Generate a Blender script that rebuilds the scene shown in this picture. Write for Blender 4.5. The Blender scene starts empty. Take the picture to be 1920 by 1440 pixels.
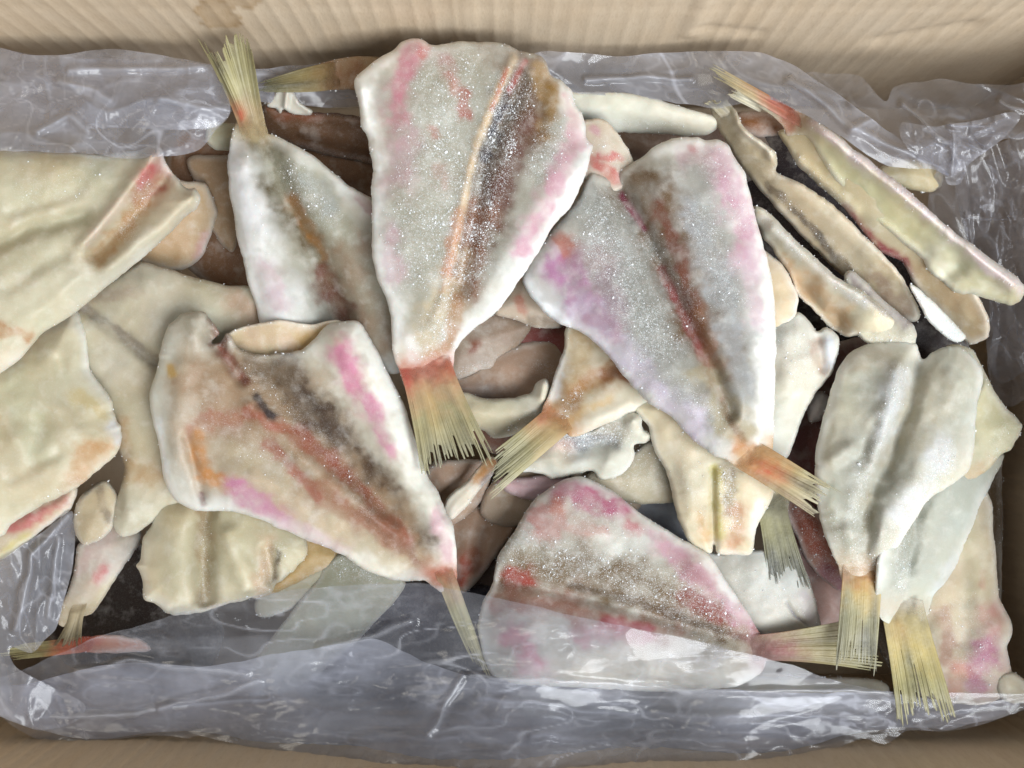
import bpy, math
import numpy as np

# ------------------------------------------------------------------ camera, light, exposure
H = 0.50                      # camera height above the reference level of the pile (m)
K = 0.48 / 1920.0             # metres per photograph pixel at that level
scene = bpy.context.scene
cam_data = bpy.data.cameras.new("camera")
cam_data.sensor_width = 36.0
cam_data.lens = 36.0 * H / 0.48
cam_data.clip_start = 0.01
cam_data.clip_end = 50.0
cam = bpy.data.objects.new("camera", cam_data)
cam.location = (0, 0, H)
scene.collection.objects.link(cam)
scene.camera = cam

world = bpy.data.worlds.new("World")
scene.world = world
world.use_nodes = True
world.node_tree.nodes["Background"].inputs[0].default_value = (0.86, 0.92, 1.0, 1)
world.node_tree.nodes["Background"].inputs[1].default_value = 0.24

def lamp(name, loc, target, size, size_y, power, color):
    d = bpy.data.lights.new(name, 'AREA')
    d.shape = 'RECTANGLE'
    d.size = size
    d.size_y = size_y
    d.energy = power
    d.color = color
    o = bpy.data.objects.new(name, d)
    o.location = loc
    from mathutils import Vector
    o.rotation_euler = (Vector(target) - Vector(loc)).to_track_quat('-Z', 'Y').to_euler()
    scene.collection.objects.link(o)
    return o

lamp("window_light", (0.75, -0.62, 1.2), (0, 0, 0), 1.25, 1.0, 41.0, (0.94, 0.975, 1.0))
lamp("ceiling_light", (-0.75, 0.15, 1.35), (-0.05, 0, 0), 0.5, 0.4, 2.5, (1.0, 0.93, 0.80))

scene.view_settings.view_transform = 'Standard'
scene.view_settings.look = 'None'
scene.view_settings.exposure = 0.0
scene.view_settings.gamma = 1.0
scene.render.engine = 'CYCLES'
scene.cycles.use_denoising = True
scene.cycles.use_adaptive_sampling = True
scene.cycles.adaptive_threshold = 0.02
scene.cycles.max_bounces = 8
scene.cycles.diffuse_bounces = 3
scene.cycles.transparent_max_bounces = 24
scene.cycles.caustics_reflective = False
scene.cycles.caustics_refractive = False

# ------------------------------------------------------------------ maths helpers
RNG = np.random.default_rng(7)
TAB = RNG.random((256, 256))

def vnoise(x, y, seed=0):
    x = np.asarray(x, float) + seed * 17.31
    y = np.asarray(y, float) + seed * 9.77
    xi = np.floor(x).astype(int); yi = np.floor(y).astype(int)
    fx = x - xi; fy = y - yi
    fx = fx * fx * (3 - 2 * fx); fy = fy * fy * (3 - 2 * fy)
    a = TAB[xi & 255, yi & 255]; b = TAB[(xi + 1) & 255, yi & 255]
    c = TAB[xi & 255, (yi + 1) & 255]; d = TAB[(xi + 1) & 255, (yi + 1) & 255]
    return (a * (1 - fx) + b * fx) * (1 - fy) + (c * (1 - fx) + d * fx) * fy

def fbm(x, y, scale, seed=0, octv=3):
    v = 0.0; a = 1.0; t = 0.0
    for i in range(octv):
        v = v + a * (vnoise(x / scale, y / scale, seed + i * 3.7) - 0.5) * 2
        t += a; a *= 0.5; scale *= 0.5
    return v / t

def facet(x, y, scale, seed=0):
    """piecewise flat crumple: random heights on a skewed triangle lattice"""
    x = np.asarray(x, float) / scale + seed * 5.3
    y = np.asarray(y, float) / scale + seed * 3.1
    wx = vnoise(x * 0.9, y * 0.9, seed + 41) - 0.5
    wy = vnoise(x * 0.9, y * 0.9, seed + 57) - 0.5
    x = x + wx * 1.1; y = y + wy * 1.1
    s = (x + y) * 0.3660254
    u = x + s; v = y + s
    i = np.floor(u).astype(int); j = np.floor(v).astype(int)
    fu = u - i; fv = v - j
    h = lambda p, q: TAB[(p * 7 + q * 13) & 255, (p * 3 - q * 5) & 255]
    h00 = h(i, j); h11 = h(i + 1, j + 1); h10 = h(i + 1, j); h01 = h(i, j + 1)
    up = fu >= fv
    return np.where(up, h00 + (h10 - h00) * fu + (h11 - h10) * fv,
                    h00 + (h01 - h00) * fv + (h11 - h01) * fu) * 2 - 1

def lin(c):
    c = np.asarray(c, float) / 255.0
    return np.where(c <= 0.04045, c / 12.92, ((c + 0.055) / 1.055) ** 2.4)

def dusty(c, k, m):
    c = lin(c)
    return (c * (1 - k) + (c @ np.array([.3, .59, .11])) * k) * m

def stain(c):  # stroke tint: stains and skin tones, also painted light and shade
    l = lin(c)
    if l.min() > 0.55: return l                      # whites: frost and painted lit edges
    if l[2] > 0.85 * l[1]: return dusty(c, .16, .90)  # pinks
    if l[0] > 2.4 * l[1]: return dusty(c, .13, .86)   # blood
    return dusty(c, .02, .90)

def smooth_closed(pts, step=5.0):
    p = np.asarray(pts, float); n = len(p)
    out = []
    for i in range(n):
        p0, p1, p2, p3 = p[i - 1], p[i], p[(i + 1) % n], p[(i + 2) % n]
        L = np.hypot(*(p2 - p1))
        m = max(1, int(L / step))
        # centripetal-like tangents that do not overshoot on uneven spacing
        t1 = (p2 - p0); t2 = (p3 - p1)
        t1 = t1 / (np.hypot(*t1) + 1e-6) * min(L, np.hypot(*(p1 - p0)) * 1.5) * 0.8
        t2 = t2 / (np.hypot(*t2) + 1e-6) * min(L, np.hypot(*(p3 - p2)) * 1.5) * 0.8
        t = np.arange(m)[:, None] / m
        out.append((2 * t**3 - 3 * t**2 + 1) * p1 + (t**3 - 2 * t**2 + t) * t1
                   + (-2 * t**3 + 3 * t**2) * p2 + (t**3 - t**2) * t2)
    return np.vstack(out)

def poly_sdf(P, poly):
    """signed distance (inside positive) and nearest boundary point"""
    A = poly; B = np.roll(poly, -1, 0)
    N = len(P)
    dist = np.empty(N); near = np.empty((N, 2)); inside = np.empty(N, bool)
    d = B - A; dd = (d * d).sum(1) + 1e-9
    for s in range(0, N, 4000):
        p = P[s:s + 4000]
        rx = p[:, 0:1] - A[:, 0]; ry = p[:, 1:2] - A[:, 1]
        t = np.clip((rx * d[:, 0] + ry * d[:, 1]) / dd, 0, 1)
        ex = rx - t * d[:, 0]; ey = ry - t * d[:, 1]
        e = ex * ex + ey * ey
        k = e.argmin(1); ii = np.arange(len(p))
        dist[s:s + 4000] = np.sqrt(e[ii, k])
        near[s:s + 4000, 0] = p[:, 0] - ex[ii, k]
        near[s:s + 4000, 1] = p[:, 1] - ey[ii, k]
        c = (A[:, 1] > p[:, 1:2]) != (B[:, 1] > p[:, 1:2])
        xi = A[:, 0] + (p[:, 1:2] - A[:, 1]) * d[:, 0] / np.where(np.abs(d[:, 1]) < 1e-9, 1e-9, d[:, 1])
        inside[s:s + 4000] = ((c & (p[:, 0:1] < xi)).sum(1) % 2) == 1
    return np.where(inside, dist, -dist), near

def seg_dist(x, y, line):
    line = np.asarray(line, float)
    if line.ndim == 1: line = line[None]
    if len(line) == 1:
        return np.hypot(x - line[0, 0], y - line[0, 1])
    best = None
    for a, b in zip(line[:-1], line[1:]):
        d = b - a
        t = np.clip(((x - a[0]) * d[0] + (y - a[1]) * d[1]) / (d @ d + 1e-9), 0, 1)
        e = np.hypot(x - a[0] - t * d[0], y - a[1] - t * d[1])
        best = e if best is None else np.minimum(best, e)
    return best

def tps(ctrl):
    c = np.asarray(ctrl, float)
    if c.ndim == 1: c = c[None]
    if c.shape[1] == 1:
        z0 = c[0, 0]
        return lambda x, y: np.full(np.shape(x), z0)
    if len(c) == 1:
        return lambda x, y: np.full(np.shape(x), c[0, 2])
    if len(c) == 2:
        d = c[1, :2] - c[0, :2]; L2 = d @ d
        def f(x, y):
            t = np.clip(((x - c[0, 0]) * d[0] + (y - c[0, 1]) * d[1]) / L2, -0.4, 1.4)
            return c[0, 2] + (c[1, 2] - c[0, 2]) * t
        return f
    q = c[:, :2] / 500.0; n = len(q)
    def U(r2): return np.where(r2 > 1e-12, r2 * np.log(r2 + 1e-12), 0)
    M = np.zeros((n + 3, n + 3))
    M[:n, :n] = U(((q[:, None] - q[None]) ** 2).sum(2)) + np.eye(n) * 0.02
    M[:n, n] = 1; M[:n, n + 1:] = q; M[n, :n] = 1; M[n + 1:, :n] = q.T
    w = np.linalg.lstsq(M, np.concatenate([c[:, 2], [0, 0, 0]]), rcond=None)[0]
    def f(x, y):
        x = np.asarray(x) / 500.0; y = np.asarray(y) / 500.0
        v = w[n] + w[n + 1] * x + w[n + 2] * y
        for i in range(n):
            v = v + w[i] * U((x - q[i, 0]) ** 2 + (y - q[i, 1]) ** 2)
        return v
    return f

def to_world(px, py, zmm):
    """a photograph pixel on the level z (mm) -> metres"""
    z = np.asarray(zmm, float) * 0.001
    s = K * (H - z) / H
    return np.stack([(np.asarray(px, float) - 960) * s, (720 - np.asarray(py, float)) * s, z], -1)

# ------------------------------------------------------------------ objects
COL = scene.collection

def empty(name, loc):
    o = bpy.data.objects.new(name, None)
    o.empty_display_size = 0.01
    o.location = loc
    COL.objects.link(o)
    return o

def tag(o, label=None, cat=None, group=None, kind=None):
    if label: o["label"] = label
    if cat: o["category"] = cat
    if group: o["group"] = group
    if kind: o["kind"] = kind
    return o

def mesh_obj(name, verts, faces, mat, parent=None, attrs=None, smooth=True):
    me = bpy.data.meshes.new(name)
    verts = np.asarray(verts, float)
    if parent is not None:
        verts = verts - np.array(parent.location)
    if isinstance(faces, np.ndarray):
        nf, k = faces.shape
        me.vertices.add(len(verts)); me.vertices.foreach_set("co", verts.ravel())
        me.loops.add(nf * k); me.loops.foreach_set("vertex_index", faces.ravel().astype(np.int32))
        me.polygons.add(nf)
        me.polygons.foreach_set("loop_start", np.arange(nf, dtype=np.int32) * k)
        me.polygons.foreach_set("loop_total", np.full(nf, k, np.int32))
        me.update(calc_edges=True)
    else:
        me.from_pydata([tuple(v) for v in verts], [], faces)
    me.validate()
    me.polygons.foreach_set("use_smooth", np.full(len(me.polygons), smooth))
    if attrs:
        for an, arr in attrs.items():
            arr = np.asarray(arr, float)
            if arr.ndim == 1:
                at = me.attributes.new(an, 'FLOAT', 'POINT'); at.data.foreach_set("value", arr)
            else:
                at = me.attributes.new(an, 'FLOAT_COLOR', 'POINT')
                at.data.foreach_set("color", np.hstack([arr, np.ones((len(arr), 1))]).ravel())
    me.materials.append(mat)
    me.update()
    o = bpy.data.objects.new(name, me)
    COL.objects.link(o)
    if parent is not None: o.parent = parent
    return o

def grid_in(poly, sp):
    lo = poly.min(0) - sp; hi = poly.max(0) + sp
    xs = np.arange(lo[0], hi[0] + sp, sp); ys = np.arange(lo[1], hi[1] + sp, sp)
    gx, gy = np.meshgrid(xs, ys)
    P = np.stack([gx.ravel(), gy.ravel()], 1)
    d, near = poly_sdf(P, poly)
    ok = (d > -0.72 * sp).reshape(gx.shape)
    cell = ok[:-1, :-1] & ok[1:, :-1] & ok[:-1, 1:] & ok[1:, 1:]
    dm = d.reshape(gx.shape)
    cell &= np.maximum(np.maximum(dm[:-1, :-1], dm[1:, :-1]), np.maximum(dm[:-1, 1:], dm[1:, 1:])) > 0.2 * sp
    idx = np.arange(gx.size).reshape(gx.shape)
    q = np.stack([idx[:-1, :-1][cell], idx[1:, :-1][cell], idx[1:, 1:][cell], idx[:-1, 1:][cell]], 1)
    used = np.unique(q); remap = -np.ones(gx.size, int); remap[used] = np.arange(len(used))
    q = remap[q]; Pu = P[used].copy(); du = d[used].copy()
    # boundary vertices of the cell set go onto the outline
    e = np.concatenate([q[:, [0, 1]], q[:, [1, 2]], q[:, [2, 3]], q[:, [3, 0]]])
    key = np.sort(e, 1); key = key[:, 0] * (len(used) + 1) + key[:, 1]
    uq, inv, cnt = np.unique(key, return_inverse=True, return_counts=True)
    be = e[cnt[inv] == 1]
    bv = np.unique(be)
    snap = np.zeros(len(used), bool); snap[bv] = True; snap |= du < 0
    Pu[snap] = near[used][snap]; du[snap] = 0
    return Pu, np.maximum(du, 0), q, be

# ------------------------------------------------------------------ materials
def new_mat(name):
    m = bpy.data.materials.new(name); m.use_nodes = True
    nt = m.node_tree; nt.nodes.clear()
    out = nt.nodes.new("ShaderNodeOutputMaterial")
    return m, nt, out

def N(nt, t, **kw):
    n = nt.nodes.new(t)
    for k, v in kw.items():
        if k.startswith("i_"):
            n.inputs[k[2:].replace("_", " ")].default_value = v
        else:
            setattr(n, k, v)
    return n

def tex_noise(nt, scale, detail=3, rough=0.55, vec=None):
    n = N(nt, "ShaderNodeTexNoise"); n.inputs["Scale"].default_value = scale
    n.inputs["Detail"].default_value = detail; n.inputs["Roughness"].default_value = rough
    if vec is not None: nt.links.new(vec, n.inputs["Vector"])
    return n

def ramp(nt, src, lo, hi, a=0.0, b=1.0):
    r = N(nt, "ShaderNodeMapRange"); r.clamp = True
    r.inputs["From Min"].default_value = lo; r.inputs["From Max"].default_value = hi
    r.inputs["To Min"].default_value = a; r.inputs["To Max"].default_value = b
    nt.links.new(src, r.inputs["Value"]); return r.outputs[0]

def mixc(nt, fac, a, b, mode='MIX'):
    m = N(nt, "ShaderNodeMix", data_type='RGBA', blend_type=mode)
    for s, v in ((0, fac), (6, a), (7, b)):
        if hasattr(v, "links"): nt.links.new(v, m.inputs[s])
        elif s == 0: m.inputs[0].default_value = v
        else: m.inputs[s].default_value = (*v, 1)
    return m.outputs[2]

def math_n(nt, op, a, b):
    m = N(nt, "ShaderNodeMath", operation=op)
    for s, v in ((0, a), (1, b)):
        if hasattr(v, "links"): nt.links.new(v, m.inputs[s])
        else: m.inputs[s].default_value = v
    return m.outputs[0]

def flesh_material():
    m, nt, out = new_mat("frozen_fish_flesh")
    geo = N(nt, "ShaderNodeNewGeometry"); pos = geo.outputs["Position"]
    col = N(nt, "ShaderNodeAttribute", attribute_name="Col").outputs["Color"]
    fr = N(nt, "ShaderNodeAttribute", attribute_name="Frost").outputs["Fac"]
    n1 = tex_noise(nt, 130, 4, 0.6, pos)
    n2 = tex_noise(nt, 620, 3, 0.6, pos)
    n3 = tex_noise(nt, 2300, 2, 0.5, pos)
    n0 = tex_noise(nt, 45, 5, 0.62, pos)
    c = mixc(nt, ramp(nt, n0.outputs[0], 0.32, 0.68), mixc(nt, 1.0, col, (0.87, 0.85, 0.81), 'MULTIPLY'), col)
    c = mixc(nt, ramp(nt, n1.outputs[0], 0.52, 0.72, 0, 0.22), c, (0.80, 0.78, 0.73))
    # rime: fine white specks where the surface is frosted
    sp = math_n(nt, 'MULTIPLY', ramp(nt, n3.outputs[0], 0.55, 0.68), fr)
    sp2 = math_n(nt, 'MULTIPLY', ramp(nt, n2.outputs[0], 0.52, 0.66), fr)
    c = mixc(nt, math_n(nt, 'MULTIPLY', sp2, 0.34), c, (0.74, 0.75, 0.76))
    c = mixc(nt, math_n(nt, 'MULTIPLY', sp, 0.8), c, (0.86, 0.88, 0.90))
    b = N(nt, "ShaderNodeBsdfPrincipled")
    nt.links.new(c, b.inputs["Base Color"])
    b.inputs["Roughness"].default_value = 0.5
    nt.links.new(ramp(nt, n2.outputs[0], 0.35, 0.7, 0.40, 0.62), b.inputs["Roughness"])
    b.inputs["Specular IOR Level"].default_value = 0.34
    b.inputs["Subsurface Weight"].default_value = 0.35
    b.inputs["Subsurface Radius"].default_value = (1.0, 0.55, 0.4)
    b.inputs["Subsurface Scale"].default_value = 0.003
    bp = N(nt, "ShaderNodeBump"); bp.inputs["Strength"].default_value = 0.3
    bp.inputs["Distance"].default_value = 0.0006
    hsum = math_n(nt, 'ADD', math_n(nt, 'MULTIPLY', n1.outputs[0], 1.2), math_n(nt, 'ADD', math_n(nt, 'MULTIPLY', n2.outputs[0], math_n(nt, 'ADD', math_n(nt, 'MULTIPLY', fr, 0.55), 0.24)), math_n(nt, 'MULTIPLY', n3.outputs[0], math_n(nt, 'MULTIPLY', fr, 0.5))))
    nt.links.new(hsum, bp.inputs["Height"]); nt.links.new(bp.outputs[0], b.inputs["Normal"])
    nt.links.new(b.outputs[0], out.inputs[0])
    return m

def tail_material():
    m, nt, out = new_mat("tail_fin_membrane")
    col = N(nt, "ShaderNodeAttribute", attribute_name="Col").outputs["Color"]
    al = N(nt, "ShaderNodeAttribute", attribute_name="Cover").outputs["Fac"]
    pos = N(nt, "ShaderNodeNewGeometry").outputs["Position"]
    n2 = tex_noise(nt, 700, 3, 0.6, pos)
    c = mixc(nt, ramp(nt, n2.outputs[0], 0.45, 0.75, 0, 0.14), col, (0.62, 0.58, 0.46))
    b = N(nt, "ShaderNodeBsdfPrincipled")
    nt.links.new(c, b.inputs["Base Color"]); b.inputs["Roughness"].default_value = 0.42
    bp = N(nt, "ShaderNodeBump"); bp.inputs["Strength"].default_value = 0.4; bp.inputs["Distance"].default_value = 0.0004
    nt.links.new(n2.outputs[0], bp.inputs["Height"]); nt.links.new(bp.outputs[0], b.inputs["Normal"])
    t = N(nt, "ShaderNodeBsdfTranslucent"); nt.links.new(c, t.inputs[0])
    mx = N(nt, "ShaderNodeMixShader"); mx.inputs[0].default_value = 0.22
    nt.links.new(b.outputs[0], mx.inputs[1]); nt.links.new(t.outputs[0], mx.inputs[2])
    tr = N(nt, "ShaderNodeBsdfTransparent")
    m2 = N(nt, "ShaderNodeMixShader"); nt.links.new(al, m2.inputs[0])
    nt.links.new(tr.outputs[0], m2.inputs[1]); nt.links.new(mx.outputs[0], m2.inputs[2])
    nt.links.new(m2.outputs[0], out.inputs[0])
    return m

def frost_material():
    m, nt, out = new_mat("frost_grains")
    b = N(nt, "ShaderNodeBsdfPrincipled")
    b.inputs["Base Color"].default_value = (0.88, 0.90, 0.92, 1)
    b.inputs["Roughness"].default_value = 0.3
    b.inputs["Subsurface Weight"].default_value = 0.0
    nt.links.new(b.outputs[0], out.inputs[0])
    return m

def film_material(name, veil, tint):
    m, nt, out = new_mat(name)
    pos = N(nt, "ShaderNodeNewGeometry").outputs["Position"]
    n1 = tex_noise(nt, 35, 4, 0.6, pos); n2 = tex_noise(nt, 240, 3, 0.6, pos)
    tr = N(nt, "ShaderNodeBsdfTransparent"); tr.inputs[0].default_value = (0.93, 0.94, 0.985, 1)
    df = N(nt, "ShaderNodeBsdfDiffuse"); df.inputs[0].default_value = (*tint, 1)
    tl = N(nt, "ShaderNodeBsdfTranslucent"); tl.inputs[0].default_value = (*tint, 1)
    mv = N(nt, "ShaderNodeMixShader"); mv.inputs[0].default_value = 0.45
    nt.links.new(df.outputs[0], mv.inputs[1]); nt.links.new(tl.outputs[0], mv.inputs[2])
    m1 = N(nt, "ShaderNodeMixShader")
    cr = N(nt, "ShaderNodeAttribute", attribute_name="FoldGlint").outputs["Fac"]      # fold highlights painted in as pale streaks
    vf = N(nt, "ShaderNodeMath", operation='ADD', use_clamp=True)
    nt.links.new(ramp(nt, n1.outputs[0], 0.3, 0.7, veil * 0.6, veil * 1.3), vf.inputs[0])
    nt.links.new(math_n(nt, 'MULTIPLY', cr, 0.42), vf.inputs[1])
    nt.links.new(vf.outputs[0], m1.inputs[0])
    nt.links.new(tr.outputs[0], m1.inputs[1]); nt.links.new(mv.outputs[0], m1.inputs[2])
    bp = N(nt, "ShaderNodeBump"); bp.inputs["Strength"].default_value = 0.12; bp.inputs["Distance"].default_value = 0.001
    nt.links.new(n2.outputs[0], bp.inputs["Height"])
    gl = N(nt, "ShaderNodeBsdfGlossy"); gl.inputs["Roughness"].default_value = 0.14
    gl.inputs["Color"].default_value = (1, 1, 1, 1)
    nt.links.new(bp.outputs[0], gl.inputs["Normal"])
    fr = N(nt, "ShaderNodeFresnel"); fr.inputs[0].default_value = 1.5
    nt.links.new(bp.outputs[0], fr.inputs["Normal"])
    m2 = N(nt, "ShaderNodeMixShader")
    nt.links.new(ramp(nt, fr.outputs[0], 0.0, 1.0, 0.0, 0.7), m2.inputs[0])
    nt.links.new(m1.outputs[0], m2.inputs[1]); nt.links.new(gl.outputs[0], m2.inputs[2])
    nt.links.new(m2.outputs[0], out.inputs[0])
    return m

def card_material():
    m, nt, out = new_mat("corrugated_cardboard")
    tc = N(nt, "ShaderNodeTexCoord").outputs["Object"]
    mp = N(nt, "ShaderNodeMapping"); mp.inputs["Scale"].default_value = (1, 1, 0.25)
    nt.links.new(tc, mp.inputs[0])
    n1 = tex_noise(nt, 14, 5, 0.6, tc); n2 = tex_noise(nt, 900, 3, 0.6, mp.outputs[0]); n3 = tex_noise(nt, 120, 4, 0.6, mp.outputs[0])
    st = N(nt, "ShaderNodeAttribute", attribute_name="Stain").outputs["Fac"]
    c = mixc(nt, ramp(nt, n1.outputs[0], 0.3, 0.7), (0.585, 0.455, 0.315), (0.65, 0.525, 0.385))
    c = mixc(nt, ramp(nt, n3.outputs[0], 0.4, 0.75, 0, 0.35), c, (0.70, 0.60, 0.47))
    c = mixc(nt, ramp(nt, n2.outputs[0], 0.5, 0.75, 0, 0.3), c, (0.46, 0.34, 0.20))
    c = mixc(nt, math_n(nt, 'MULTIPLY', st, 0.95), c, (0.33, 0.19, 0.07))
    b = N(nt, "ShaderNodeBsdfPrincipled"); nt.links.new(c, b.inputs["Base Color"])
    b.inputs["Roughness"].default_value = 0.8; b.inputs["Specular IOR Level"].default_value = 0.15
    bp = N(nt, "ShaderNodeBump"); bp.inputs["Strength"].default_value = 0.3; bp.inputs["Distance"].default_value = 0.0005
    nt.links.new(n2.outputs[0], bp.inputs["Height"]); nt.links.new(bp.outputs[0], b.inputs["Normal"])
    nt.links.new(b.outputs[0], out.inputs[0])
    return m

def floor_material():
    m, nt, out = new_mat("grey_concrete")
    tc = N(nt, "ShaderNodeTexCoord").outputs["Object"]
    n1 = tex_noise(nt, 6, 6, 0.6, tc)
    c = mixc(nt, ramp(nt, n1.outputs[0], 0.3, 0.7), (0.20, 0.19, 0.18), (0.30, 0.29, 0.27))
    b = N(nt, "ShaderNodeBsdfPrincipled"); nt.links.new(c, b.inputs["Base Color"]); b.inputs["Roughness"].default_value = 0.8
    nt.links.new(b.outputs[0], out.inputs[0])
    return m

M_FLESH = flesh_material(); M_TAIL = tail_material(); M_FROST = frost_material()
M_FILM = film_material("clear_plastic_film", 0.12, (0.85, 0.86, 0.94))
M_FILM_MILK = film_material("milky_plastic_film", 0.27, (0.82, 0.84, 0.94))
M_FILM_FRONT = film_material("layered_plastic_film", 0.44, (0.85, 0.86, 0.94))
M_CARD = card_material(); M_FLOOR = floor_material()

# ------------------------------------------------------------------ fillet builder
W = (216, 215, 206); G = (180, 177, 162); YC = (210, 206, 182); BE = (198, 182, 160)
PK = (214, 146, 170); MG = (198, 112, 152); RD = (176, 70, 50); OR = (206, 112, 66)
BR = (130, 94, 68); DB = (88, 70, 64); OL = (160, 148, 92); TN = (190, 150, 105)
WH = (228, 228, 224); BL = (186, 192, 200); DK = (66, 60, 66)

def octa_grains(centers, sizes, rng):
    n = len(centers)
    base = np.array([[1, 0, 0], [-1, 0, 0], [0, 1, 0], [0, -1, 0], [0, 0, 1], [0, 0, -1]], float)
    f = np.array([[0, 2, 4], [2, 1, 4], [1, 3, 4], [3, 0, 4], [2, 0, 5], [1, 2, 5], [3, 1, 5], [0, 3, 5]])
    q = rng.normal(size=(n, 3, 3)); q, _ = np.linalg.qr(q)
    sc = rng.uniform(0.4, 1.8, (n, 1, 3)) * sizes[:, None, None]
    v = np.einsum('nij,nkj->nki', q, base[None] * sc) + centers[:, None]
    faces = (f[None] + (np.arange(n) * 6)[:, None, None]).reshape(-1, 3)
    return v.reshape(-1, 3), faces

FID = [0]

def fillet(label, out, z, th=7.0, rim=24, base=W, relief=(), col=(), tails=(), frost=(),
           sp=4.0, edge=2.2, rimcol=WH, rimw=12, rima=0.55, bump=0.6, grain=1.0, group=None, dome=None, domew=85, core=None, corew=46, corea=.8, flat=0.58, under=None):
    FID[0] += 1; seed = FID[0]
    rng = np.random.default_rng(seed * 11 + 3)
    poly = smooth_closed(out, 4.0)
    nrm = np.roll(poly, -1, 0) - np.roll(poly, 1, 0)
    nrm = np.stack([nrm[:, 1], -nrm[:, 0]], 1) / (np.hypot(nrm[:, 0], nrm[:, 1])[:, None] + 1e-6)
    rag = fbm(poly[:, 0], poly[:, 1], 40, seed, 2) * edge * 1.3 + (fbm(poly[:, 0], poly[:, 1], 10, seed + 5, 2) * edge * 0.5 + fbm(poly[:, 0], poly[:, 1], 5, seed + 6, 1) * 0.7) * (0.3 + 1.2 * vnoise(poly[:, 0] / 60, poly[:, 1] / 60, seed + 7))
    poly = poly + nrm * rag[:, None]
    P, d, q, be = grid_in(poly, sp)
    x, y = P[:, 0], P[:, 1]
    zf = tps(z)
    zb = zf(x, y)
    t = np.clip(d / (rim * 0.42), 0, 1)
    prof = flat + (1 - flat) * np.sqrt(1 - (1 - t) ** 2)
    rootfade = np.ones(len(x))
    for tl in tails:          # the body thins into the stalk that carries the fin
        r0_, r1_ = np.asarray(tl["r0"], float), np.asarray(tl["r1"], float); md_ = (r0_ + r1_) / 2
        ax_ = np.mean(np.asarray(tl["tips"], float), 0) - md_; ax_ /= np.hypot(*ax_)
        sv = np.clip(((x - md_[0]) * ax_[0] + (y - md_[1]) * ax_[1] + 75) / 70, 0, 1)
        near = np.clip(1.6 - np.hypot(x - md_[0], y - md_[1]) / 110, 0, 1)
        rootfade = rootfade * (1 - 0.97 * sv * sv * (3 - 2 * sv) * near)
    prof = prof * (0.12 + 0.88 * rootfade)
    if dome is None: dome = 0.5 * th
    dm = np.clip(d / domew, 0, 1)
    zt = zb + th * prof + rootfade * dome * dm * (2 - dm) * (1 - np.exp(-(np.minimum(1e3, d) / 14) ** 2))
    for line, w, amp in relief:
        wx = x + fbm(x, y, 70, seed + 8, 2) * w * 0.35; wy = y + fbm(x, y, 70, seed + 9, 2) * w * 0.35
        g = np.exp(-(seg_dist(wx, wy, line) / (w * 1.15)) ** 2)
        zt = zt + 1.7 * amp * g * (0.45 + 0.55 * t) * rootfade
    zt = zt + bump * (fbm(x, y, 75, seed + 20, 3) * 3.0 + fbm(x, y, 24, seed + 30, 2) * 0.45) * (0.3 + 0.7 * t)
    zt = np.maximum(zt, zb + 0.8 + 0.15 * fbm(x, y, 20, seed + 33, 2))
    # colour of flesh, skin, blood lines; some strokes paint lit edges and shade
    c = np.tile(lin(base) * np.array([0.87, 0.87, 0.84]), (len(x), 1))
    c *= (1 + 0.17 * fbm(x, y, 60, seed + 40, 4))[:, None]
    tv = np.clip(fbm(x, y, 120, seed + 41, 3) * 1.6, -1, 1)[:, None]      # glassy grey-green against warmer cream
    c = c * (1 + tv * np.array([0.07, 0.015, -0.05]))
    c[:, 2] *= 1 + 0.06 * fbm(x, y, 90, seed + 44, 2)
    if core is not None:      # paler towards the outline, core colour towards the middle
        g = np.clip((d - 8) / (corew * (1 + 0.6 * fbm(x, y, 80, seed + 46, 3))), 0, 1)
        g = (corea * g * g * (3 - 2 * g) * (0.9 + 0.3 * fbm(x, y, 38, seed + 47, 3)).clip(0.4, 1))[:, None]
        c = c * (1 - g) + lin(core) * g
    for s in col:
        line, w, rgb, a = s[:4]
        k = s[4] if len(s) > 4 else 0.95
        wx = x + fbm(x, y, max(26, w * 1.6), seed + 50 + w, 3) * w * k + fbm(x, y, 12, seed + 60, 2) * min(w * 0.3, 4)
        wy = y + fbm(x, y, max(26, w * 1.6), seed + 70 + w, 3) * w * k + fbm(x, y, 12, seed + 80, 2) * min(w * 0.3, 4)
        g0 = np.exp(-(seg_dist(wx, wy, line) / w) ** 2)
        g = np.clip(1.45 * g0 + 0.75 * g0 * (1 - g0) * 2 * fbm(x, y, 11, seed + 91 + w, 2), 0, 1) * a
        g = g * (0.82 + 0.5 * fbm(x, y, 20, seed + 90 + w, 3)).clip(0.2, 1.0)
        c = c * (1 - g[:, None]) + stain(rgb) * g[:, None]
    rootd = np.full(len(x), 1e3)
    for tl in tails:
        rootd = np.minimum(rootd, seg_dist(x, y, [tl["r0"], tl["r1"]]))
    near_root = np.exp(-(rootd / 38.0) ** 2)
    if core is not None and rimw == 12: rimw, rima, rimcol = 20, 0.7, (236, 236, 232)
    rw = rimw * (1 + 0.9 * fbm(x, y, 70, seed + 95, 2))
    g = rima * np.clip(1.15 - d / np.maximum(rw, 2), 0, 1) ** 1.2 * (0.55 + 1.1 * fbm(x, y, 110, seed + 96, 2)).clip(0.05, 1)
    g = (g.clip(0, 1) * (1 - near_root))[:, None]
    c = c * (1 - g) + lin(rimcol) * g
    for tl in tails:
        g = 0.9 * np.exp(-(seg_dist(x + fbm(x, y, 14, seed + 97, 2) * 10, y + fbm(x, y, 14, seed + 98, 2) * 10, [tl["r0"], tl["r1"]]) / 26.0) ** 2)[:, None]
        c = c * (1 - g) + dusty(tl["cols"][0][1], .16, .84) * g
    c = np.clip(c, 0.01, 0.86)
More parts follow.
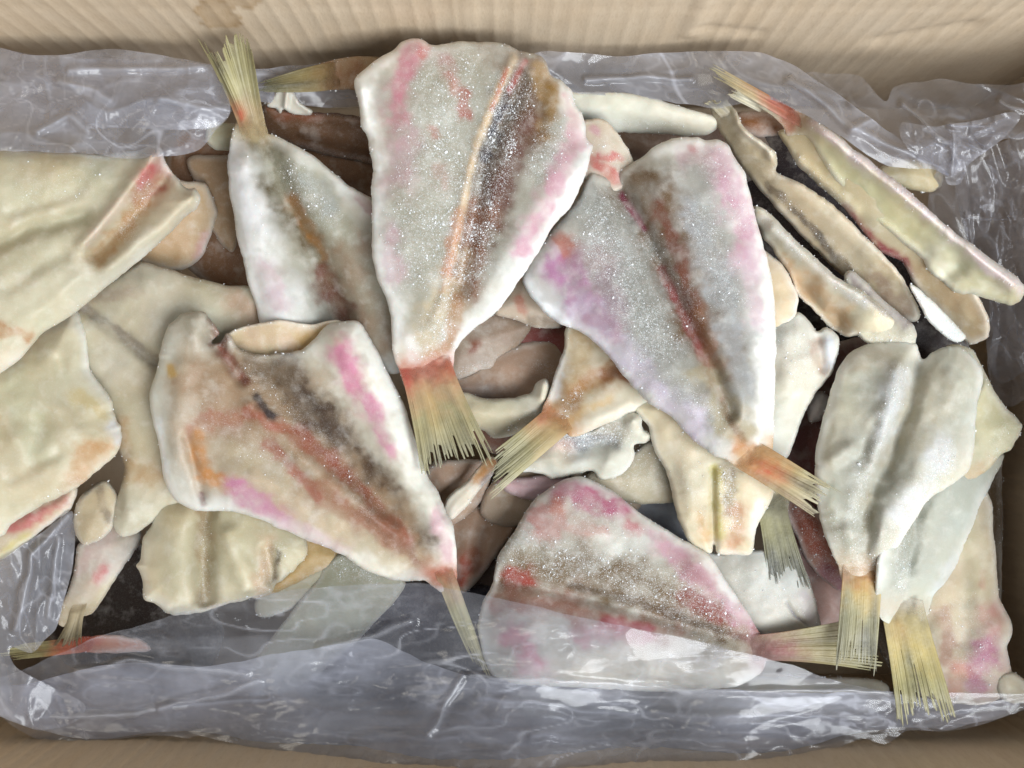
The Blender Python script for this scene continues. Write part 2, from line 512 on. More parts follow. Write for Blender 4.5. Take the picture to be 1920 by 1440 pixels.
    F = np.full(len(x), 0.10) + 0.30 * np.clip(1 - d / 10, 0, 1)
    for line, w, a in frost:
        wx = x + fbm(x, y, 40, seed + 100, 2) * w * 0.5; wy = y + fbm(x, y, 40, seed + 110, 2) * w * 0.5
        F = np.maximum(F, a * np.clip(1.2 * np.exp(-(seg_dist(wx, wy, line) / w) ** 2), 0, 1))
    top = to_world(x, y, zt)
    # underside follows a little inside the outline
    bot = to_world(x, y, zb - 0.0 * t)
    n = len(x)
    verts = np.vstack([top, bot])
    sides = np.stack([be[:, 1], be[:, 0], be[:, 0] + n, be[:, 1] + n], 1)
    faces = np.vstack([q, q[:, ::-1] + n, sides])
    cc = to_world(np.mean(x), np.mean(y), float(np.mean(zb)))
    root = tag(empty("fish_fillet", cc), label, "fish fillet", group or "frozen fish fillets piled in the box")
    uc = c if under is None else np.tile(lin(under), (len(c), 1))
    mesh_obj("flesh", verts, faces, M_FLESH, root, {"Col": np.vstack([c, uc]), "Frost": np.concatenate([F, F])})
    # loose rime grains standing on the surface
    area = len(x) * sp * sp
    wgt = np.clip(F - 0.10, 0, 1) ** 1.3 * (0.1 + vnoise(x / 22, y / 22, seed + 120) * (0.4 + vnoise(x / 9, y / 9, seed + 121))) ** 2
    cnt = int(min(12000, wgt.sum() * sp * sp * 0.24 * grain))
    if cnt > 20:
        pk = rng.choice(n, cnt, p=wgt / wgt.sum())
        jx = x[pk] + rng.uniform(-sp / 2, sp / 2, cnt); jy = y[pk] + rng.uniform(-sp / 2, sp / 2, cnt)
        ctr = to_world(jx, jy, zt[pk] + 0.05)
        sz = rng.gamma(2.2, 0.00006, cnt).clip(0.00006, 0.0006)
        gv, gf = octa_grains(ctr, sz, rng)
        fo = mesh_obj("frost_crystals", gv, gf, M_FROST, root, smooth=False)
        fo["kind"] = "stuff"
    for tl in tails:
        tl = dict(tl); mx, my = (np.asarray(tl['r0'], float) + np.asarray(tl['r1'], float)) / 2
        tl['z0'] = float(zf(np.array([mx]), np.array([my]))[0]) + 2.0
        tail_fin(root, seed, **tl)
    return root

def tail_fin(root, seed, r0, r1, tips, z0, z1, cols, rays=14, dark=0.35, ragged=10, bend=0.0, split=0.5, fade=0.5, mid=None):
    """fan of fin rays from the root edge r0-r1 to the tip outline"""
    rng = np.random.default_rng(seed * 7 + int(r0[0]))
    tips = np.asarray(tips, float)
    rays = int(rays * 1.7); per = 4; nu = rays * per + 1; nv = 40
    u = np.linspace(0, 1, nu)
    s = np.concatenate([[0], np.cumsum(np.hypot(*np.diff(tips, axis=0).T))]); s /= s[-1]
    tx = np.interp(u, s, tips[:, 0]); ty = np.interp(u, s, tips[:, 1])
    r0 = np.asarray(r0, float); r1 = np.asarray(r1, float)
    rx = r0[0] + (r1[0] - r0[0]) * u; ry = r0[1] + (r1[1] - r0[1]) * u
    bnd = np.concatenate([[0], np.cumsum(rng.uniform(0.4, 1.6, rays))]); bnd /= bnd[-1]
    ray_id = np.clip(np.searchsorted(bnd, u, side='right') - 1, 0, rays - 1)
    clump = np.interp(np.arange(rays), np.linspace(0, rays - 1, max(3, rays // 3)), rng.normal(0, 1, max(3, rays // 3)))
    ext = (0.45 * rng.normal(0, ragged, rays) + 0.9 * ragged * clump)[ray_id]
    L = np.hypot(tx - rx, ty - ry) + 1e-6
    k = 1 + ext / L
    tx = rx + (tx - rx) * k; ty = ry + (ty - ry) * k
    v = np.linspace(0, 1, nv)
    ax, ay = tx.mean() - rx.mean(), ty.mean() - ry.mean()
    lx, ly = (tx - rx) - ax, (ty - ry) - ay
    back = 26.0 / math.hypot(ax, ay)          # the fin grows out of the stalk, a little inside it
    vb = v * (1 + back) - back; lv = np.clip(vb, 0, 1) ** 1.45
    X = rx[:, None] + ax * vb[None] + lx[:, None] * lv; Y = ry[:, None] + ay * vb[None] + ly[:, None] * lv
    # gentle curve of the rays
    dx, dy = -(ty - ry), (tx - rx)
    cv = (bend * (v * (1 - v)))[None]
    X = X + dx[:, None] * cv; Y = Y + dy[:, None] * cv
    fray = rng.normal(0, 1, rays)[ray_id][:, None] * (v ** 4)[None] * 3.5
    X = X + fray; 
    ctr = (bnd[ray_id] + bnd[ray_id + 1]) / 2
    tipstart = rng.uniform(0.84, 0.985, rays)[ray_id]
    shrink = np.clip((v[None] - tipstart[:, None]) / (1.0 - tipstart[:, None]), 0, 1) ** 1.5 * 0.5
    cxi = np.interp(ctr, u, np.arange(nu)); c_lo = cxi.astype(int); c_fr = (cxi - c_lo)[:, None]; c_hi = np.minimum(c_lo + 1, nu - 1)
    Xc = X[c_lo] * (1 - c_fr) + X[c_hi] * c_fr; Yc = Y[c_lo] * (1 - c_fr) + Y[c_hi] * c_fr
    X = X + (Xc - X) * shrink; Y = Y + (Yc - Y) * shrink
    fr = np.clip((u - bnd[ray_id]) / (bnd[ray_id + 1] - bnd[ray_id]), 0, 1)
    rib = np.cos(fr * 2 * np.pi)
    Z = z0 + (z1 - z0) * v[None] ** 1.2 + (-0.03 * rib)[:, None] * np.minimum(1, v * 3)[None] \
        + 0.7 * np.sin(u * 7 + seed)[:, None] * v[None] + 0.35 * rng.normal(0, 1, rays)[ray_id][:, None] * (v ** 3)[None] \
        + 0.5 * np.sin(np.pi * u)[:, None] * (v * (1 - v) * 4)[None] + 0.9 * fbm(X, Y, 40, seed + 2, 2) * v[None]
    vv = np.array([c[0] for c in cols]); rgb = np.array([dusty(c[1], .12, .84) for c in cols])
    wv = np.clip(v[None] + 0.10 * fbm(X, Y, 16, seed + 3, 2), 0, 1)
    C = np.stack([np.interp(wv, vv, rgb[:, i]) for i in range(3)], -1)
    if mid:
        for (u0, v0, su, sv, rgbm, a) in mid:
            g = a * np.exp(-((u[:, None] - u0) / su) ** 2 - ((v[None] - v0) / sv) ** 2) * (0.75 + 0.5 * fbm(X, Y, 9, seed + 5, 2)).clip(0, 1.1)
            g = np.clip(g, 0, 1)[..., None]; C = C * (1 - g) + dusty(rgbm, .1, .85) * g
    C = C * (1 + 0.22 * np.interp(u, np.linspace(0, 1, 9), rng.normal(0, 1, 9))[:, None] * np.clip(v * 2, 0, 1)[None] + 0.15 * fbm(X, Y, 20, seed + 7, 3))[..., None].clip(0.5, 1.4)
    groove = np.exp(-((fr - 0.0) / 0.22) ** 2) + np.exp(-((fr - 1.0) / 0.22) ** 2)
    rd = (rng.uniform(0.05, 1.0, rays) ** 1.5 * 1.3)[ray_id]
    gsh = (0.24 * dark * groove * rd)[:, None] * np.clip(v * 2.2 - 0.15, 0, 1)[None]
    C = C * (1 - np.clip(gsh, 0, 0.85))[..., None]
    hl = (np.exp(-((fr - 0.5) / 0.16) ** 2))[:, None] * np.clip(v * 2 - 0.5, 0, 1)[None] * 0.08
    C = C * (1 - hl[..., None]) + lin((222, 214, 176)) * hl[..., None]
    cover = np.ones_like(X); cover -= (np.clip((v - fade) / (1.0001 - fade), 0, 1) * 0.85)[None] * (0.45 + 0.55 * groove.clip(0, 1))[:, None]
    cover = cover * np.clip((v[None] + 0.10 * fbm(X, Y, 12, seed + 9, 2)) / 0.24, 0, 1)
    V = to_world(X.ravel(), Y.ravel(), Z.ravel())
    idx = np.arange(nu * nv).reshape(nu, nv)
    keep = np.ones((nu - 1, nv - 1), bool)
    for i in range(nu - 1):
        if ray_id[i] != ray_id[i + 1]:
            cut = min(tipstart[i], tipstart[i + 1])
            if rng.random() < 0.25: cut -= rng.gamma(1.5, 0.12) * split
            keep[i, int(max(0.3, cut) * nv):] = False
    q = np.stack([idx[:-1, :-1][keep], idx[1:, :-1][keep], idx[1:, 1:][keep], idx[:-1, 1:][keep]], 1)
    o = mesh_obj("tail_fin", V, q, M_TAIL, root, {"Col": C.reshape(-1, 3), "Cover": cover.ravel()})
    md = o.modifiers.new("thickness", 'SOLIDIFY'); md.thickness = 0.00022; md.offset = 0
    return o

def film(name, root, out, z, crumple=((60, 2.5), (24, 1.0)), folds=(), sp=4.0, mat=None, edge=1.5, seed=1, aniso=(0, 1.0), zedge=0.0):
    poly = smooth_closed(out, 6.0)
    rag = fbm(poly[:, 0], poly[:, 1], 40, seed, 2) * edge * 2
    nrm = np.roll(poly, -1, 0) - np.roll(poly, 1, 0)
    nrm = np.stack([nrm[:, 1], -nrm[:, 0]], 1) / (np.hypot(nrm[:, 0], nrm[:, 1])[:, None] + 1e-6)
    poly = poly + nrm * rag[:, None]
    P, d, q, be = grid_in(poly, sp)
    x, y = P[:, 0], P[:, 1]
    zt = tps(z)(x, y)
    ang, st = aniso
    ca, sa = math.cos(math.radians(ang)), math.sin(math.radians(ang))
    ux = (x * ca + y * sa) / st; uy = -x * sa + y * ca
    for i, (s, a) in enumerate(crumple):
        zt = zt + 0.6 * a * facet(ux, uy, s, seed + i * 2.3)
        zt = zt + 0.9 * a * fbm(ux, uy, s * 1.4, seed + i + 11, 2)
        rd = 1 - np.abs(fbm(ux, uy, s * 1.8, seed + i + 17, 2)) * 4      # pinched crease lines
        zt = zt + 0.55 * a * np.clip(rd, 0, 1) ** 2
    for line, w, amp in folds:
        dd = seg_dist(x + fbm(x, y, 60, seed + 3, 2) * 8, y + fbm(x, y, 60, seed + 4, 2) * 8, line)
        zt = zt + amp * np.clip(1 - dd / w, 0, 1)
    kz = np.zeros(len(x))
    for sc, am in ((95, .8), (42, .6), (20, .35)):
        r_ = np.abs(fbm(ux * 0.8, uy, sc, seed + sc, 2))
        kz += am * np.clip(1 - r_ * sc / 2.6, 0, 1) * np.clip(2.2 * vnoise(ux / 90, uy / 90, seed + sc + 3) - 0.6, 0, 1)
    kz += 0.2 * np.clip(fbm(ux / 2.5, uy, 34, seed + 77, 3) * 2, 0, 1)
    for line, w, amp in folds:
        kz += 0.5 * np.clip(1 - seg_dist(x + fbm(x, y, 60, seed + 3, 2) * 8, y + fbm(x, y, 60, seed + 4, 2) * 8, line) / 7, 0, 1)
    V = to_world(x, y, zt)
    return mesh_obj(name, V, q, mat or M_FILM, root, {"FoldGlint": np.clip(kz, 0, 1)})

# ------------------------------------------------------------------ setting: floor under the box
fv = np.array([[-3, -3, -0.118], [3, -3, -0.118], [3, 3, -0.118], [-3, 3, -0.118]], float)
fl = mesh_obj("floor", fv, np.array([[0, 1, 2, 3]]), M_FLOOR, None, smooth=False)
fl["kind"] = "structure"

# ------------------------------------------------------------------ cardboard box
BXR, BXL, BYT, BYB, BZ0, BZ1 = 0.262, -0.270, 0.158, -0.166, -0.112, 0.098
box = tag(empty("cardboard_box", (0, 0, BZ0)), "brown corrugated cardboard box open at the top and filled with frozen fillets", "box")

def wall_panel(axis, at, a0, a1, sign, seed, stain=None, dents=(), top=None):
    """inner liner of corrugated board, flutes standing upright; sign is the side the pile is on"""
    na = int((a1 - a0) / 0.0011); nz = 56
    a = np.linspace(a0, a1, na); zz = np.linspace(BZ0, top or BZ1, nz)
    A, Z = np.meshgrid(a, zz)
    pitch = 0.0084
    ph = A / pitch + 0.3 * fbm(A * 1e3, Z * 0, 55, seed, 2) + 0.05 * fbm(A * 1e3, Z * 1e3, 60, seed + 2, 2)
    f = ph % 1.0
    amp = 0.00021 * (0.35 + 0.9 * vnoise(A * 1e3 / 22, Z * 1e3 / 90, seed + 5))
    rel = amp * (np.exp(-(np.minimum(f, 1 - f) / 0.13) ** 2) * 1.7 + 0.35 * np.cos(2 * np.pi * f))
    rel = rel + 0.0004 * fbm(A * 1e3, Z * 1e3, 70, seed + 9, 3) + 0.00012 * fbm(A * 1e3, Z * 1e3, 6, seed + 10, 2)
    for (line, w, am) in dents:
        rel = rel + am * np.exp(-(seg_dist(A, Z, line) / w) ** 2)
    # score line running along the panel
    rel = rel - 0.00035 * np.exp(-((Z - 0.052 - 0.001 * fbm(A * 1e3, Z * 0, 80, seed, 2)) / 0.0012) ** 2)
    depth = at + sign * rel
    S = np.zeros_like(A)
    if stain:
        for (line, w) in stain:
            dd = seg_dist(A + 0.006 * fbm(A * 1e3, Z * 1e3, 9, seed + 3, 3), Z + 0.006 * fbm(A * 1e3, Z * 1e3, 9, seed + 4, 3), line)
            m = np.clip((w - dd) / 0.0016, 0, 1)
            S = np.maximum(S, m * (0.55 + 0.45 * np.exp(-((w - dd) / 0.0028) ** 2)) * (0.8 + 0.3 * fbm(A * 1e3, Z * 1e3, 12, seed + 8, 2)))
    n = A.size
    def pt(dv): return np.stack([A, dv, Z], -1) if axis == 'y' else np.stack([dv, A, Z], -1)
    V = np.vstack([pt(depth).reshape(-1, 3), pt(np.full_like(A, at - sign * 0.0055)).reshape(-1, 3)])
    idx = np.arange(n).reshape(A.shape)
    q = np.stack([idx[:-1, :-1], idx[:-1, 1:], idx[1:, 1:], idx[1:, :-1]], -1).reshape(-1, 4)
    ring = np.concatenate([idx[0, :], idx[1:, -1], idx[-1, -2::-1], idx[-2:0:-1, 0]])
    r2 = np.roll(ring, -1)
    sd = np.stack([ring, r2, r2 + n, ring + n], 1)
    F = np.vstack([q, q[:, ::-1] + n, sd])
    st = np.concatenate([S.ravel(), np.zeros(n)])
    return mesh_obj("side_panel", V, F, M_CARD, box, {"Stain": st})

wall_panel('y', BYT, BXL, BXR, -1, 3,
           stain=[([(-0.128, 0.034), (-0.123, 0.052), (-0.115, 0.062)], 0.009), ([(-0.113, 0.058), (-0.106, 0.07)], 0.007)],
           dents=[([(0.080, 0.02), (0.079, 0.09)], 0.004, 0.0016), ([(0.083, 0.028), (0.11, 0.020)], 0.004, -0.0012),
                  ([(-0.02, 0.02), (-0.019, 0.09)], 0.003, 0.0007), ([(0.17, 0.01), (0.20, 0.03)], 0.006, -0.0016)])
wall_panel('y', BYB, BXL, BXR, 1, 13, top=0.041, dents=[([(0.11, 0.0), (0.15, 0.02)], 0.006, 0.001)])
wall_panel('x', BXR, BYB, BYT, -1, 23, top=0.07)
wall_panel('x', BXL, BYB, BYT, 1, 33)
bt = 0.0055
bvv = np.array([[BXL - bt, BYB - bt, BZ0 - bt], [BXR + bt, BYB - bt, BZ0 - bt], [BXR + bt, BYT + bt, BZ0 - bt], [BXL - bt, BYT + bt, BZ0 - bt],
                [BXL - bt, BYB - bt, BZ0 - .0003], [BXR + bt, BYB - bt, BZ0 - .0003], [BXR + bt, BYT + bt, BZ0 - .0003], [BXL - bt, BYT + bt, BZ0 - .0003]], float)
bff = np.array([[0, 3, 2, 1], [4, 5, 6, 7], [0, 1, 5, 4], [1, 2, 6, 5], [2, 3, 7, 6], [3, 0, 4, 7]])
mesh_obj("base_panel", bvv, bff, M_CARD, box, {"Stain": np.zeros(8)}, smooth=False)

# ------------------------------------------------------------------ fillets low in the pile (seen in the gaps); darkest bases have gap shade painted in
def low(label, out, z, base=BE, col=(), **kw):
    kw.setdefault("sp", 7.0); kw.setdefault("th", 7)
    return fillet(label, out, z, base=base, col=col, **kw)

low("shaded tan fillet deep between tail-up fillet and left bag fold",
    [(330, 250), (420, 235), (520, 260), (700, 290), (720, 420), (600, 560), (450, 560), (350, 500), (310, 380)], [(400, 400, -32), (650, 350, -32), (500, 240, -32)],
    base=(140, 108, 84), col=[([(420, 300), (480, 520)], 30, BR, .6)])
low("dark skinned fillet, shade painted in, at the bottom of the gap under the folded fillets",
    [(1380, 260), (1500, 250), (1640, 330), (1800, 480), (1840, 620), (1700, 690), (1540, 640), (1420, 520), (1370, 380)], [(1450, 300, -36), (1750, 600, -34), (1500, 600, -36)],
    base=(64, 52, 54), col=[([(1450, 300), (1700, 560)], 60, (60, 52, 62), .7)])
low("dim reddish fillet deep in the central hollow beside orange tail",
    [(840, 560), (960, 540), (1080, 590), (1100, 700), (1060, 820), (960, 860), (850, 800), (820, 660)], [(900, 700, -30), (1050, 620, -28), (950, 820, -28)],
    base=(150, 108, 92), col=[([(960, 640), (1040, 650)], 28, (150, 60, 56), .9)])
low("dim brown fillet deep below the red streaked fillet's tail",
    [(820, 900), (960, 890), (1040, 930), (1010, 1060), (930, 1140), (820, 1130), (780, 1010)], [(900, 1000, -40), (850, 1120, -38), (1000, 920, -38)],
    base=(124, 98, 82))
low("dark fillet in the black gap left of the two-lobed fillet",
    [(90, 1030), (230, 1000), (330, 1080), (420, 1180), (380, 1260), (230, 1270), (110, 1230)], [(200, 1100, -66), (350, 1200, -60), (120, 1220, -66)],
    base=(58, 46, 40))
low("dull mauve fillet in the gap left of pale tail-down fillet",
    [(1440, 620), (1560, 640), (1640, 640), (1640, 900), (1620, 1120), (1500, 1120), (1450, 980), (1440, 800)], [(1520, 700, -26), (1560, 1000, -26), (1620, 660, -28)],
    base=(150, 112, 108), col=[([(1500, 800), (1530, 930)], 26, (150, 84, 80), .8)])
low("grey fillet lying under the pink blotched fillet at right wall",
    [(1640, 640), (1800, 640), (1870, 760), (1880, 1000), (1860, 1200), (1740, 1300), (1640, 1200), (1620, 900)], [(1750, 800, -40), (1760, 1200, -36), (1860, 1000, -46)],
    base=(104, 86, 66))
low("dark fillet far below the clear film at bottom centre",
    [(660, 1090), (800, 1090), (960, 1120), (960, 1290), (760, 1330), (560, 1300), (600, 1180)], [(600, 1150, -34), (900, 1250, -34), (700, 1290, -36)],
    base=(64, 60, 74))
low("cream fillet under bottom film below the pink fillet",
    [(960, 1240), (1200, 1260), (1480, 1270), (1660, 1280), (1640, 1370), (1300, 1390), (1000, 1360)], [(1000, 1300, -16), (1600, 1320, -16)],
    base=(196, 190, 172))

# ------------------------------------------------------------------ middle layers
# tail-left brown fillet behind the upright tail
fillet("brown fillet along back wall, its olive tail fin pointing left",
    [(590, 126), (640, 108), (700, 106), (800, 120), (900, 150), (900, 200), (760, 190), (656, 168), (600, 166), (580, 150)], [(590, 140, 6), (900, 170, 4), (700, 120, 6)],
    th=5, base=(170, 140, 108), rima=.2, col=[([(620, 140), (660, 135)], 22, (150, 92, 50), .8), ([(640, 115), (720, 112)], 14, (170, 150, 120), .6)],
    tails=[dict(r0=(612, 118), r1=(612, 170), tips=[(489, 153), (500, 160), (495, 172)], z0=10, z1=11, rays=8, ragged=6,
                cols=[(0, (150, 108, 62)), (.4, (150, 132, 80)), (1, (126, 124, 84))], dark=.5, split=.2)])
fillet("tan fillet with curled white skin flap behind tail-up fillet",
    [(496, 196), (540, 205), (583, 208), (640, 212), (690, 220), (790, 250), (800, 330), (720, 318), (693, 306), (620, 292), (561, 278), (520, 262), (494, 240)],
    [(500, 210, -16), (700, 230, -16), (700, 310, -26), (560, 280, -25)], th=6, base=(120, 90, 68), rima=.15,
    relief=[([(500, 205), (700, 225)], 14, 1.5), ([(560, 262), (700, 296)], 8, -1.5)],
    col=[([(520, 215), (600, 218)], 12, (150, 84, 50), .7), ([(560, 276), (693, 300)], 8, DB, .5)])
fillet("white curled flap of skin on tan fillet right of the upright tail",
    [(500, 198), (510, 184), (521, 168), (534, 162), (546, 166), (556, 182), (572, 198), (586, 210), (570, 216), (548, 212), (530, 204), (526, 214), (518, 204)],
    [(500, 200, -6), (540, 165, -2), (585, 210, -6)], th=3, rim=8, base=(226, 220, 208), sp=3, relief=[([(538, 170), (534, 206)], 5, 2.0), ([(556, 186), (580, 208)], 6, 1.2)])
low("sliver of cream fillet under left bag fold beside upright tail",
    [(392, 226), (420, 230), (460, 240), (470, 285), (430, 284), (400, 280), (385, 262)], [(390, 250, -10), (460, 260, -16)], base=(204, 198, 172), sp=5)
low("peach fillet end tucked behind the folded cream fillet at left",
    [(290, 330), (350, 340), (386, 346), (401, 375), (408, 397), (394, 448), (375, 488), (335, 507), (262, 492), (250, 420)], [(300, 400, -14), (400, 400, -20), (340, 500, -22)],
    base=(202, 176, 142), sp=5, col=[([(330, 460), (360, 440)], 40, (184, 146, 100), .7), ([(386, 440), (372, 484)], 8, PK, .5)])
low("narrow dark brown strip of fillet left of tail-up fillet",
    [(408, 390), (430, 380), (440, 440), (432, 520), (404, 536), (392, 500), (400, 440)], [(415, 400, -34), (415, 530, -36)], base=(140, 108, 76), sp=5)

fillet("smooth cream fillet with grey midline lying between the left fillets",
    [(262, 490), (302, 500), (365, 519), (430, 536), (470, 537), (500, 560), (500, 680), (420, 760), (400, 900), (330, 960), (310, 962), (277, 984), (255, 999), (226, 1006), (211, 981), (219, 937), (233, 880), (200, 800), (150, 720), (120, 620), (150, 565), (210, 525)],
    [(250, 520, -2), (470, 560, -6), (170, 650, -6), (240, 980, -1), (330, 850, -4)], base=(206, 197, 176), th=8, rim=40, rima=.2,
    relief=[([(150, 575), (220, 625), (300, 690)], 12, -2.2), ([(230, 900), (240, 960)], 14, 1.5)],
    col=[([(150, 575), (210, 615), (310, 690)], 10, (136, 124, 112), .8), ([(240, 545), (170, 560)], 18, (180, 158, 140), .7), ([(440, 560), (480, 600)], 26, (196, 162, 138), .7),
         ([(235, 880), (280, 890)], 22, (186, 150, 104), .7), ([(225, 790), (228, 850)], 14, (190, 156, 116), .7)])
low("small beige stub of fillet under the lower left fillet",
    [(138, 970), (142, 1002), (157, 1021), (182, 1013), (211, 988), (222, 930), (197, 900), (150, 930)], [(150, 1000, 0), (210, 930, -3)], base=(196, 182, 156), sp=4,
    col=[([(190, 925), (205, 975)], 8, (120, 104, 84), .7)])
fillet("pink and yellow edged fillet at the left frame under bulging fillet",
    [(-90, 960), (20, 950), (90, 930), (142, 910), (136, 950), (87, 988), (44, 1021), (0, 1052), (-90, 1080)], [(140, 920, -1), (0, 1020, 1), (-80, 960, 2)], th=6, base=(204, 186, 160),
    col=[([(20, 985), (70, 970), (120, 935)], 12, (196, 96, 96), .85), ([(0, 1040), (50, 1010)], 9, (206, 196, 130), .8)])
fillet("narrow pink tinged fillet slanting over the black gap at lower left",
    [(190, 975), (262, 992), (258, 1025), (222, 1075), (219, 1086), (175, 1148), (153, 1156), (128, 1176), (109, 1170), (124, 1119), (138, 1068), (146, 1024)],
    [(220, 1000, -14), (120, 1170, -8)], th=6, base=(206, 192, 176), sp=3.5,
    col=[([(180, 1085), (192, 1065)], 10, (202, 100, 104), .85), ([(150, 1060), (200, 1010)], 16, (206, 170, 164), .6), ([(165, 1150), (215, 1085)], 8, (206, 196, 160), .6)],
    tails=[dict(r0=(128, 1160), r1=(158, 1150), tips=[(104, 1206), (130, 1215), (150, 1206)], z0=-4, z1=-6, rays=6, ragged=4, cols=[(0, (200, 180, 140)), (1, (150, 136, 100))])])
fillet("two-lobed cream fillet hanging below the red streaked fillet",
    [(300, 940), (284, 985), (266, 1010), (262, 1050), (255, 1061), (270, 1090), (272, 1123), (292, 1134), (310, 1148), (332, 1156), (379, 1148), (401, 1140), (452, 1128), (507, 1112), (518, 1097), (547, 1075), (572, 1046), (574, 1024), (569, 1005), (520, 950), (420, 920)],
    [(420, 940, -6), (300, 1130, 2), (560, 1040, -3), (420, 1140, 1)], core=(176,170,142), corew=50, corea=.6, th=9, rim=34, base=(206, 196, 170), sp=3.2, edge=3.2,
    relief=[([(386, 950), (384, 1130)], 16, -5), ([(330, 990), (335, 1110)], 30, 2), ([(430, 1000), (460, 1100)], 16, 2.2), ([(500, 1030), (510, 1090)], 10, -2.4)],
    col=[([(384, 960), (380, 1130)], 12, (160, 138, 106), .75), ([(440, 1030), (450, 1090)], 14, (222, 214, 184), .6), ([(500, 1010), (490, 1100)], 16, (198, 158, 128), .6), ([(522, 1035), (512, 1090)], 5, (96, 84, 66), .8)],
    frost=[([(520, 1030), (500, 1100)], 20, .5), ([(386, 980), (384, 1130)], 14, .4)])
low("olive brown fillet sliver under the red streaked fillet's lower edge",
    [(560, 990), (640, 1030), (660, 1050), (598, 1075), (510, 1115), (470, 1120), (540, 1060)], [(560, 1040, -8), (500, 1110, -6)], base=(186, 158, 112), sp=5)
fillet("pale frosted fillet slanting under clear film left of the thin tail",
    [(590, 1090), (605, 1064), (640, 1040), (740, 1060), (760, 1100), (700, 1170), (640, 1230), (560, 1290), (480, 1300), (470, 1250), (530, 1170)], [(600, 1090, -8), (720, 1100, -8), (500, 1280, -20)], th=6, base=(170, 166, 146), sp=4,
    frost=[([(640, 1060), (700, 1080)], 24, .5)])


# centre hollow
low("grey speckled fillet end in shade right of central orange tail",
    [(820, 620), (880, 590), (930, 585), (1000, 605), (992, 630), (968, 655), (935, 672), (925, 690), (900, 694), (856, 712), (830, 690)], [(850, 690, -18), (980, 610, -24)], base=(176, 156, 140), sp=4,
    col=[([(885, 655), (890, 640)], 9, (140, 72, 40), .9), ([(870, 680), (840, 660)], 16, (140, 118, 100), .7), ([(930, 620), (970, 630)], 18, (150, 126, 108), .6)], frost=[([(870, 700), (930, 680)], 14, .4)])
low("smooth taupe fillet in the central hollow above white lump",
    [(840, 720), (880, 700), (960, 650), (1040, 640), (1070, 680), (1060, 740), (1000, 756), (920, 756), (860, 745)], [(860, 730, -20), (1040, 660, -24)], base=(190, 160, 140), sp=4,
    col=[([(870, 730), (960, 740)], 16, (150, 136, 130), .6)], frost=[([(1010, 690), (1030, 700)], 14, .5)])
low("brown tinged sliver of fillet in the notch between two frosted fillets",
    [(979, 510), (1010, 540), (1060, 600), (1050, 616), (1001, 612), (965, 598), (928, 590), (925, 575), (946, 555)], [(950, 580, -8), (1040, 610, -10)], base=(208, 190, 172), sp=4,
    col=[([(972, 560), (980, 585)], 8, (196, 104, 76), .8), ([(1000, 600), (1040, 612)], 10, (120, 100, 80), .7)])
fillet("pale flattish fillet with small knob behind the central tail fins",
    [(850, 728), (870, 735), (910, 745), (965, 745), (998, 736), (1006, 720), (1023, 709), (1034, 722), (1040, 760), (1020, 790), (960, 815), (928, 822), (903, 805), (870, 800), (845, 770)],
    [(870, 770, -6), (1020, 730, -4), (940, 810, -8)], th=6, base=(206, 196, 172), sp=3.5, relief=[([(1020, 722), (1016, 745)], 10, 2.2), ([(900, 770), (980, 770)], 20, 1.2)],
    frost=[([(1000, 775), (960, 800)], 14, .5)])
fillet("lumpy white fillet scrap with grey icy centre below hollow",
    [(1100, 805), (1147, 780), (1180, 772), (1203, 778), (1207, 800), (1222, 815), (1212, 830), (1191, 836), (1192, 850), (1187, 866), (1161, 891), (1125, 898), (1112, 882), (1085, 887), (1060, 896), (1037, 900), (1020, 892), (994, 886), (975, 880), (990, 850), (1040, 815)],
    [(1000, 870, -2), (1190, 800, 1), (1130, 890, -1)], th=7, rim=16, base=(206, 206, 198), sp=3, edge=3.5,
    relief=[([(1192, 790)], 14, 3.5), ([(1060, 850), (1150, 825)], 16, -3), ([(1140, 870)], 16, 1.5)],
    col=[([(1060, 830), (1110, 822), (1150, 826)], 12, (110, 110, 116), .8), ([(1120, 800), (1170, 800)], 14, (150, 136, 116), .7), ([(1030, 840), (1060, 838)], 14, (196, 150, 130), .6), ([(1000, 865), (1060, 860)], 14, (190, 176, 150), .5)],
    frost=[([(1060, 825), (1160, 815)], 24, .9)])
low("taupe fillet lying flat right of the lumpy white scrap",
    [(1100, 890), (1180, 850), (1240, 820), (1290, 930), (1267, 942), (1176, 942), (1110, 920)], [(1120, 900, -8), (1260, 930, -10)], base=(190, 178, 156), sp=4, frost=[([(1180, 880), (1240, 870)], 40, .35)])
fillet("narrow pale strip of fillet with yellow brown end under the fan tail",
    [(932, 862), (920, 892), (900, 918), (870, 955), (848, 974), (830, 960), (838, 930), (870, 905), (892, 880), (915, 858)], [(925, 870, 1), (845, 965, 0)], th=5, rim=14, base=(210, 206, 198), sp=3,
    col=[([(920, 868), (893, 893)], 16, (186, 130, 62), .9), ([(905, 905), (925, 890)], 6, (120, 116, 124), .8)])
low("brown fillet with orange red tip showing under the thin tail's base",
    [(846, 975), (900, 925), (965, 916), (1000, 925), (975, 975), (940, 1030), (900, 1085), (868, 1112), (850, 1100), (850, 1030)], [(900, 950, -24), (870, 1100, -18)], base=(182, 152, 130), sp=4,
    relief=[([(920, 930), (890, 1060)], 12, -2)], col=[([(868, 1060), (862, 1095)], 14, (190, 74, 34), .9), ([(885, 1040), (905, 1060)], 14, (168, 96, 60), .8)])
low("mauve pink fillet edge above the brown frosted fillet, by the black gap",
    [(930, 900), (980, 895), (1060, 890), (1060, 930), (1000, 940), (950, 924)], [(940, 910, -8), (1050, 910, -8)], base=(206, 170, 172), sp=4)
